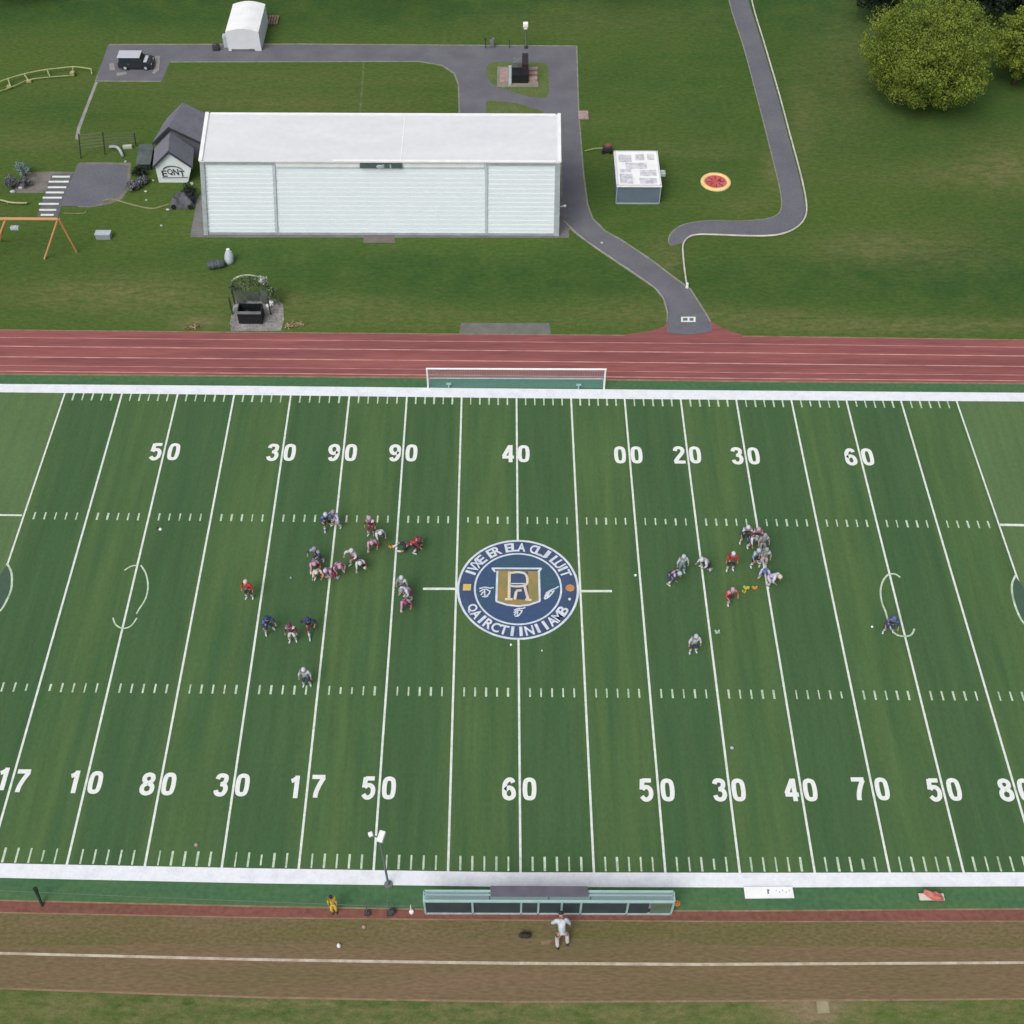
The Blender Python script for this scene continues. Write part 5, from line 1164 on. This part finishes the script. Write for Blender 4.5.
def person(px, py, head, pose, jersey, trim, pants, helmet, label, group, shoe='white', sock='white', scale=1.20, hat='helmet'):
    F = figure(pose); c = P(px, py); c.z = .031 if py < 864 else .012
    r = empty('person', c, label, 'person', group, R_(head), scale)
    def ob(name, d, mats, parent=r, fm=None):
        key = (pose, name, tuple(m.name for m in mats), id(d))
        if key not in _mc:
            me = bpy.data.meshes.new(name); me.from_pydata(d[0], [], d[1])
            for m_ in mats: me.materials.append(m_)
            if fm: me.polygons.foreach_set('material_index', [fm(p) for p in me.polygons])
            me.polygons.foreach_set('use_smooth', [True]*len(d[1])); _mc[key] = me
        o = bpy.data.objects.new(name, _mc[key]); COL.objects.link(o); o.parent = parent; return o
    b = F['body']; ob('body', b, [MT['skin'], CL['eye']], fm=lambda p: b[2][p.index])
    ch, up, fw = F['ch'], F['up'], F['fw']
    def jm(p):
        d = p.center-ch; u = d.dot(up); f = d.dot(fw)
        if u > .04 and .09 < abs(p.center.x) < .30: return 1  # shoulder yoke
        if f < 0 and -.16 < u < .05 and abs(p.center.x) < .085: return 1  # number on the back
        return 0
    ob('jersey', F['jer'], [CL[jersey], CL[trim]], fm=jm)
    ob('trousers' if hat != 'helmet' else 'pants', F['tro' if hat != 'helmet' else 'pan'], [CL[pants]])
    if hat == 'helmet':
        h = ob('helmet', F['hel'], [CL[helmet]]); ob('face_mask', F['msk'], [CL['grey']], h)
    elif hat == 'cap': ob('cap', F['cap'], [CL[helmet]])
    else: ob('hair', F['hair'], [CL['hair']])
    for s in F['shoes']: ob('shoe', s, [CL[shoe]])
    for s in (F['socks'] if hat == 'helmet' else []): ob('sock', s, [CL[sock]])
    return r
G = 'football players on the field'
ppl = [
 (327.5, 528, 200, 'reach', 'navy', 'blue', 'dark', 'white', 'navy player with a white helmet on the far hash marks, left cluster'),
 (337.5, 526, 150, 'ready', 'lav', 'lav', 'lav', 'grey', 'pale lavender player on the yard line beside the navy hash-mark player'),
 (372, 534, 170, 'stand', 'maroon', 'white', 'maroon', 'pinkw', 'maroon and white player at the top of the three just below the hash marks'),
 (378, 539, 210, 'crouch', 'teal', 'white', 'dark', 'white', 'dark blue and white player on the right of the three below the hash marks'),
 (372.5, 548, 190, 'crouch', 'magenta', 'pinkw', 'maroon', 'pinkw', 'pink and maroon player lowest of the three below the hash marks'),
 (407, 548, -75, 'dive', 'maroon', 'pinkw', 'dark', 'maroon', 'fallen player lying by the yard line beside the yellow cloth'),
 (412, 550, -100, 'crouch', 'red', 'maroon', 'dark', 'maroon', 'red player crouched over the fallen player right of the yard line'),
 (356, 564, 150, 'reach', 'white', 'pinkw', 'maroon', 'white', 'white and maroon player alone between the cluster and the three'),
 (361, 568, 190, 'crouch', 'maroon', 'white', 'dark', 'white', 'maroon player crouched just behind the white and maroon player'),
 (319, 562, 160, 'reach', 'navy', 'grey', 'navy', 'grey', 'navy player with grey helmet at the top of the left huddle'),
 (314.5, 569, 200, 'crouch', 'magenta', 'pinkw', 'maroon', 'pinkw', 'pink player on the left side of the left huddle'),
 (321, 577, 170, 'crouch', 'orange', 'cream', 'dark', 'cream', 'orange and cream player at the bottom of the left huddle'),
 (334, 577, 140, 'crouch', 'magenta', 'pinkw', 'magenta', 'lav', 'magenta player on the yard line at the right of the left huddle'),
 (339.5, 572, 200, 'bent', 'pinkw', 'magenta', 'pinkw', 'pinkw', 'pale pink player behind the magenta player on the yard line'),
 (250.5, 597, 170, 'stand', 'red', 'red', 'dark', 'cream', 'red jersey player alone left of the yard line, far left'),
 (269.5, 631, 210, 'ready', 'navy', 'blue', 'navy', 'navy', 'navy player left of the white trousered player'),
 (293.5, 640, 180, 'stand', 'maroon', 'white', 'white', 'maroon', 'player in maroon top and bright white trousers'),
 (310.5, 633, 200, 'run', 'dark', 'navy', 'maroon', 'navy', 'dark navy player right of the white trousered player'),
 (307.5, 684, 180, 'stand', 'palebl', 'white', 'navy', 'white', 'pale blue and navy player alone just above the near hash marks'),
 (403.5, 593, 170, 'stand', 'grey', 'white', 'dark', 'white', 'grey and white player at the top of the pair right of the yard line'),
 (409.5, 597, 140, 'bent', 'lav', 'white', 'magenta', 'grey', 'pale player between the grey player and the magenta one'),
 (405.5, 607, 190, 'crouch', 'magenta', 'pinkw', 'maroon', 'magenta', 'magenta player crouched under the grey and white player'),
 (680.5, 572, 190, 'stand', 'palebl', 'white', 'teal', 'palebl', 'pale blue and white player left of the yard line, right group'),
 (668.5, 582, 240, 'bent', 'navy', 'pinkw', 'navy', 'palebl', 'bent navy player at the left edge of the right group'),
 (706.5, 568, 120, 'crouch', 'lav', 'white', 'dark', 'white', 'crouched white and dark player on the yard line left of the red players'),
 (729.5, 569, 180, 'stand', 'red', 'red', 'dark', 'white', 'bright red player with a white helmet above the kneeling red player'),
 (728.5, 600, 200, 'kneel', 'red', 'pinkw', 'maroon', 'pinkw', 'red and pink kneeling player left of the yellow flag'),
 (744, 541, 180, 'ready', 'navy', 'white', 'dark', 'white', 'navy and white player on the left under the far hash marks, right group'),
 (749.5, 544, 200, 'crouch', 'dark', 'white', 'navy', 'grey', 'dark crouched player in front of the navy and white one, right group'),
 (755, 543, 170, 'ready', 'maroon', 'pinkw', 'dark', 'pinkw', 'maroon player beside the yard line under the far hash marks'),
 (753.5, 564, 200, 'ready', 'teal', 'palebl', 'dark', 'palebl', 'teal and dark player left of the yard line below the maroon player'),
 (760.5, 551, 190, 'stand', 'grey', 'mauve', 'grey', 'grey', 'grey figure standing on the yard line right of the maroon player'),
 (762.5, 565, 170, 'stand', 'grey', 'mauve', 'mauve', 'grey', 'grey figure standing on the yard line above the lavender player'),
 (768, 584, 230, 'bent', 'lav', 'white', 'lav', 'cream', 'large lavender-white player bent over the yard line'),
 (765, 577, 150, 'crouch', 'blue', 'lav', 'navy', 'blue', 'blue player crouched close behind the lavender-white player'),
 (692.5, 651, 185, 'stand', 'white', 'white', 'navy', 'palebl', 'lone white and navy player below the right group'),
 (887.5, 631, 170, 'ready', 'navy', 'blue', 'navy', 'blue', 'lone navy player on the painted arc at far right'),
]
for q in ppl: person(*q, G)
person(561.5, 939.5, 5, 'lean', 'palebl', 'white', 'mauve', 'dark', 'umpire in pale blue shirt and grey trousers leaning towards the shelter', None, shoe='dark', sock='dark', scale=1.45, hat='cap')
person(335, 911.5, 185, 'still', 'yellow', 'yellow', 'yellow', 'dark', 'person in a yellow coat standing by the near track', None, shoe='dark', sock='dark', scale=1.25, hat='hair').scale = (.95, .95, 1.4)

# ================================================================ LIGHT
w = bpy.data.worlds.new('World'); sc.world = w; w.use_nodes = True
nt = w.node_tree; bg = nt.nodes['Background']; sky = nt.nodes.new('ShaderNodeTexSky'); sky.sky_type = 'NISHITA'; sky.sun_disc = False
EL, AZ = R_(52), R_(-148)   # AZ measured clockwise from +Y (away from the camera)
sky.sun_elevation = EL; sky.sun_rotation = AZ; sky.altitude = 0; sky.air_density = 1.0; sky.dust_density = 4.5; sky.ozone_density = 1.0
hs = nt.nodes.new('ShaderNodeHueSaturation'); hs.inputs['Saturation'].default_value = .3
nt.links.new(sky.outputs[0], hs.inputs['Color']); nt.links.new(hs.outputs[0], bg.inputs['Color']); bg.inputs['Strength'].default_value = .15
sd = bpy.data.lights.new('sun', 'SUN'); sd.energy = 1.32; sd.angle = R_(40); sd.color = (1, .975, .94)
so = bpy.data.objects.new('sun', sd); COL.objects.link(so)
dirv = V((math.sin(AZ)*math.cos(EL), math.cos(AZ)*math.cos(EL), math.sin(EL)))
so.rotation_euler = dirv.to_track_quat('Z', 'Y').to_euler(); so.location = (0, 0, 120)
vs_ = sc.view_settings; vs_.view_transform = 'Standard'; vs_.look = 'None'; vs_.gamma = 1; vs_.exposure = 0.0; vs_.use_curve_mapping = False
sc.cycles.use_denoising = True
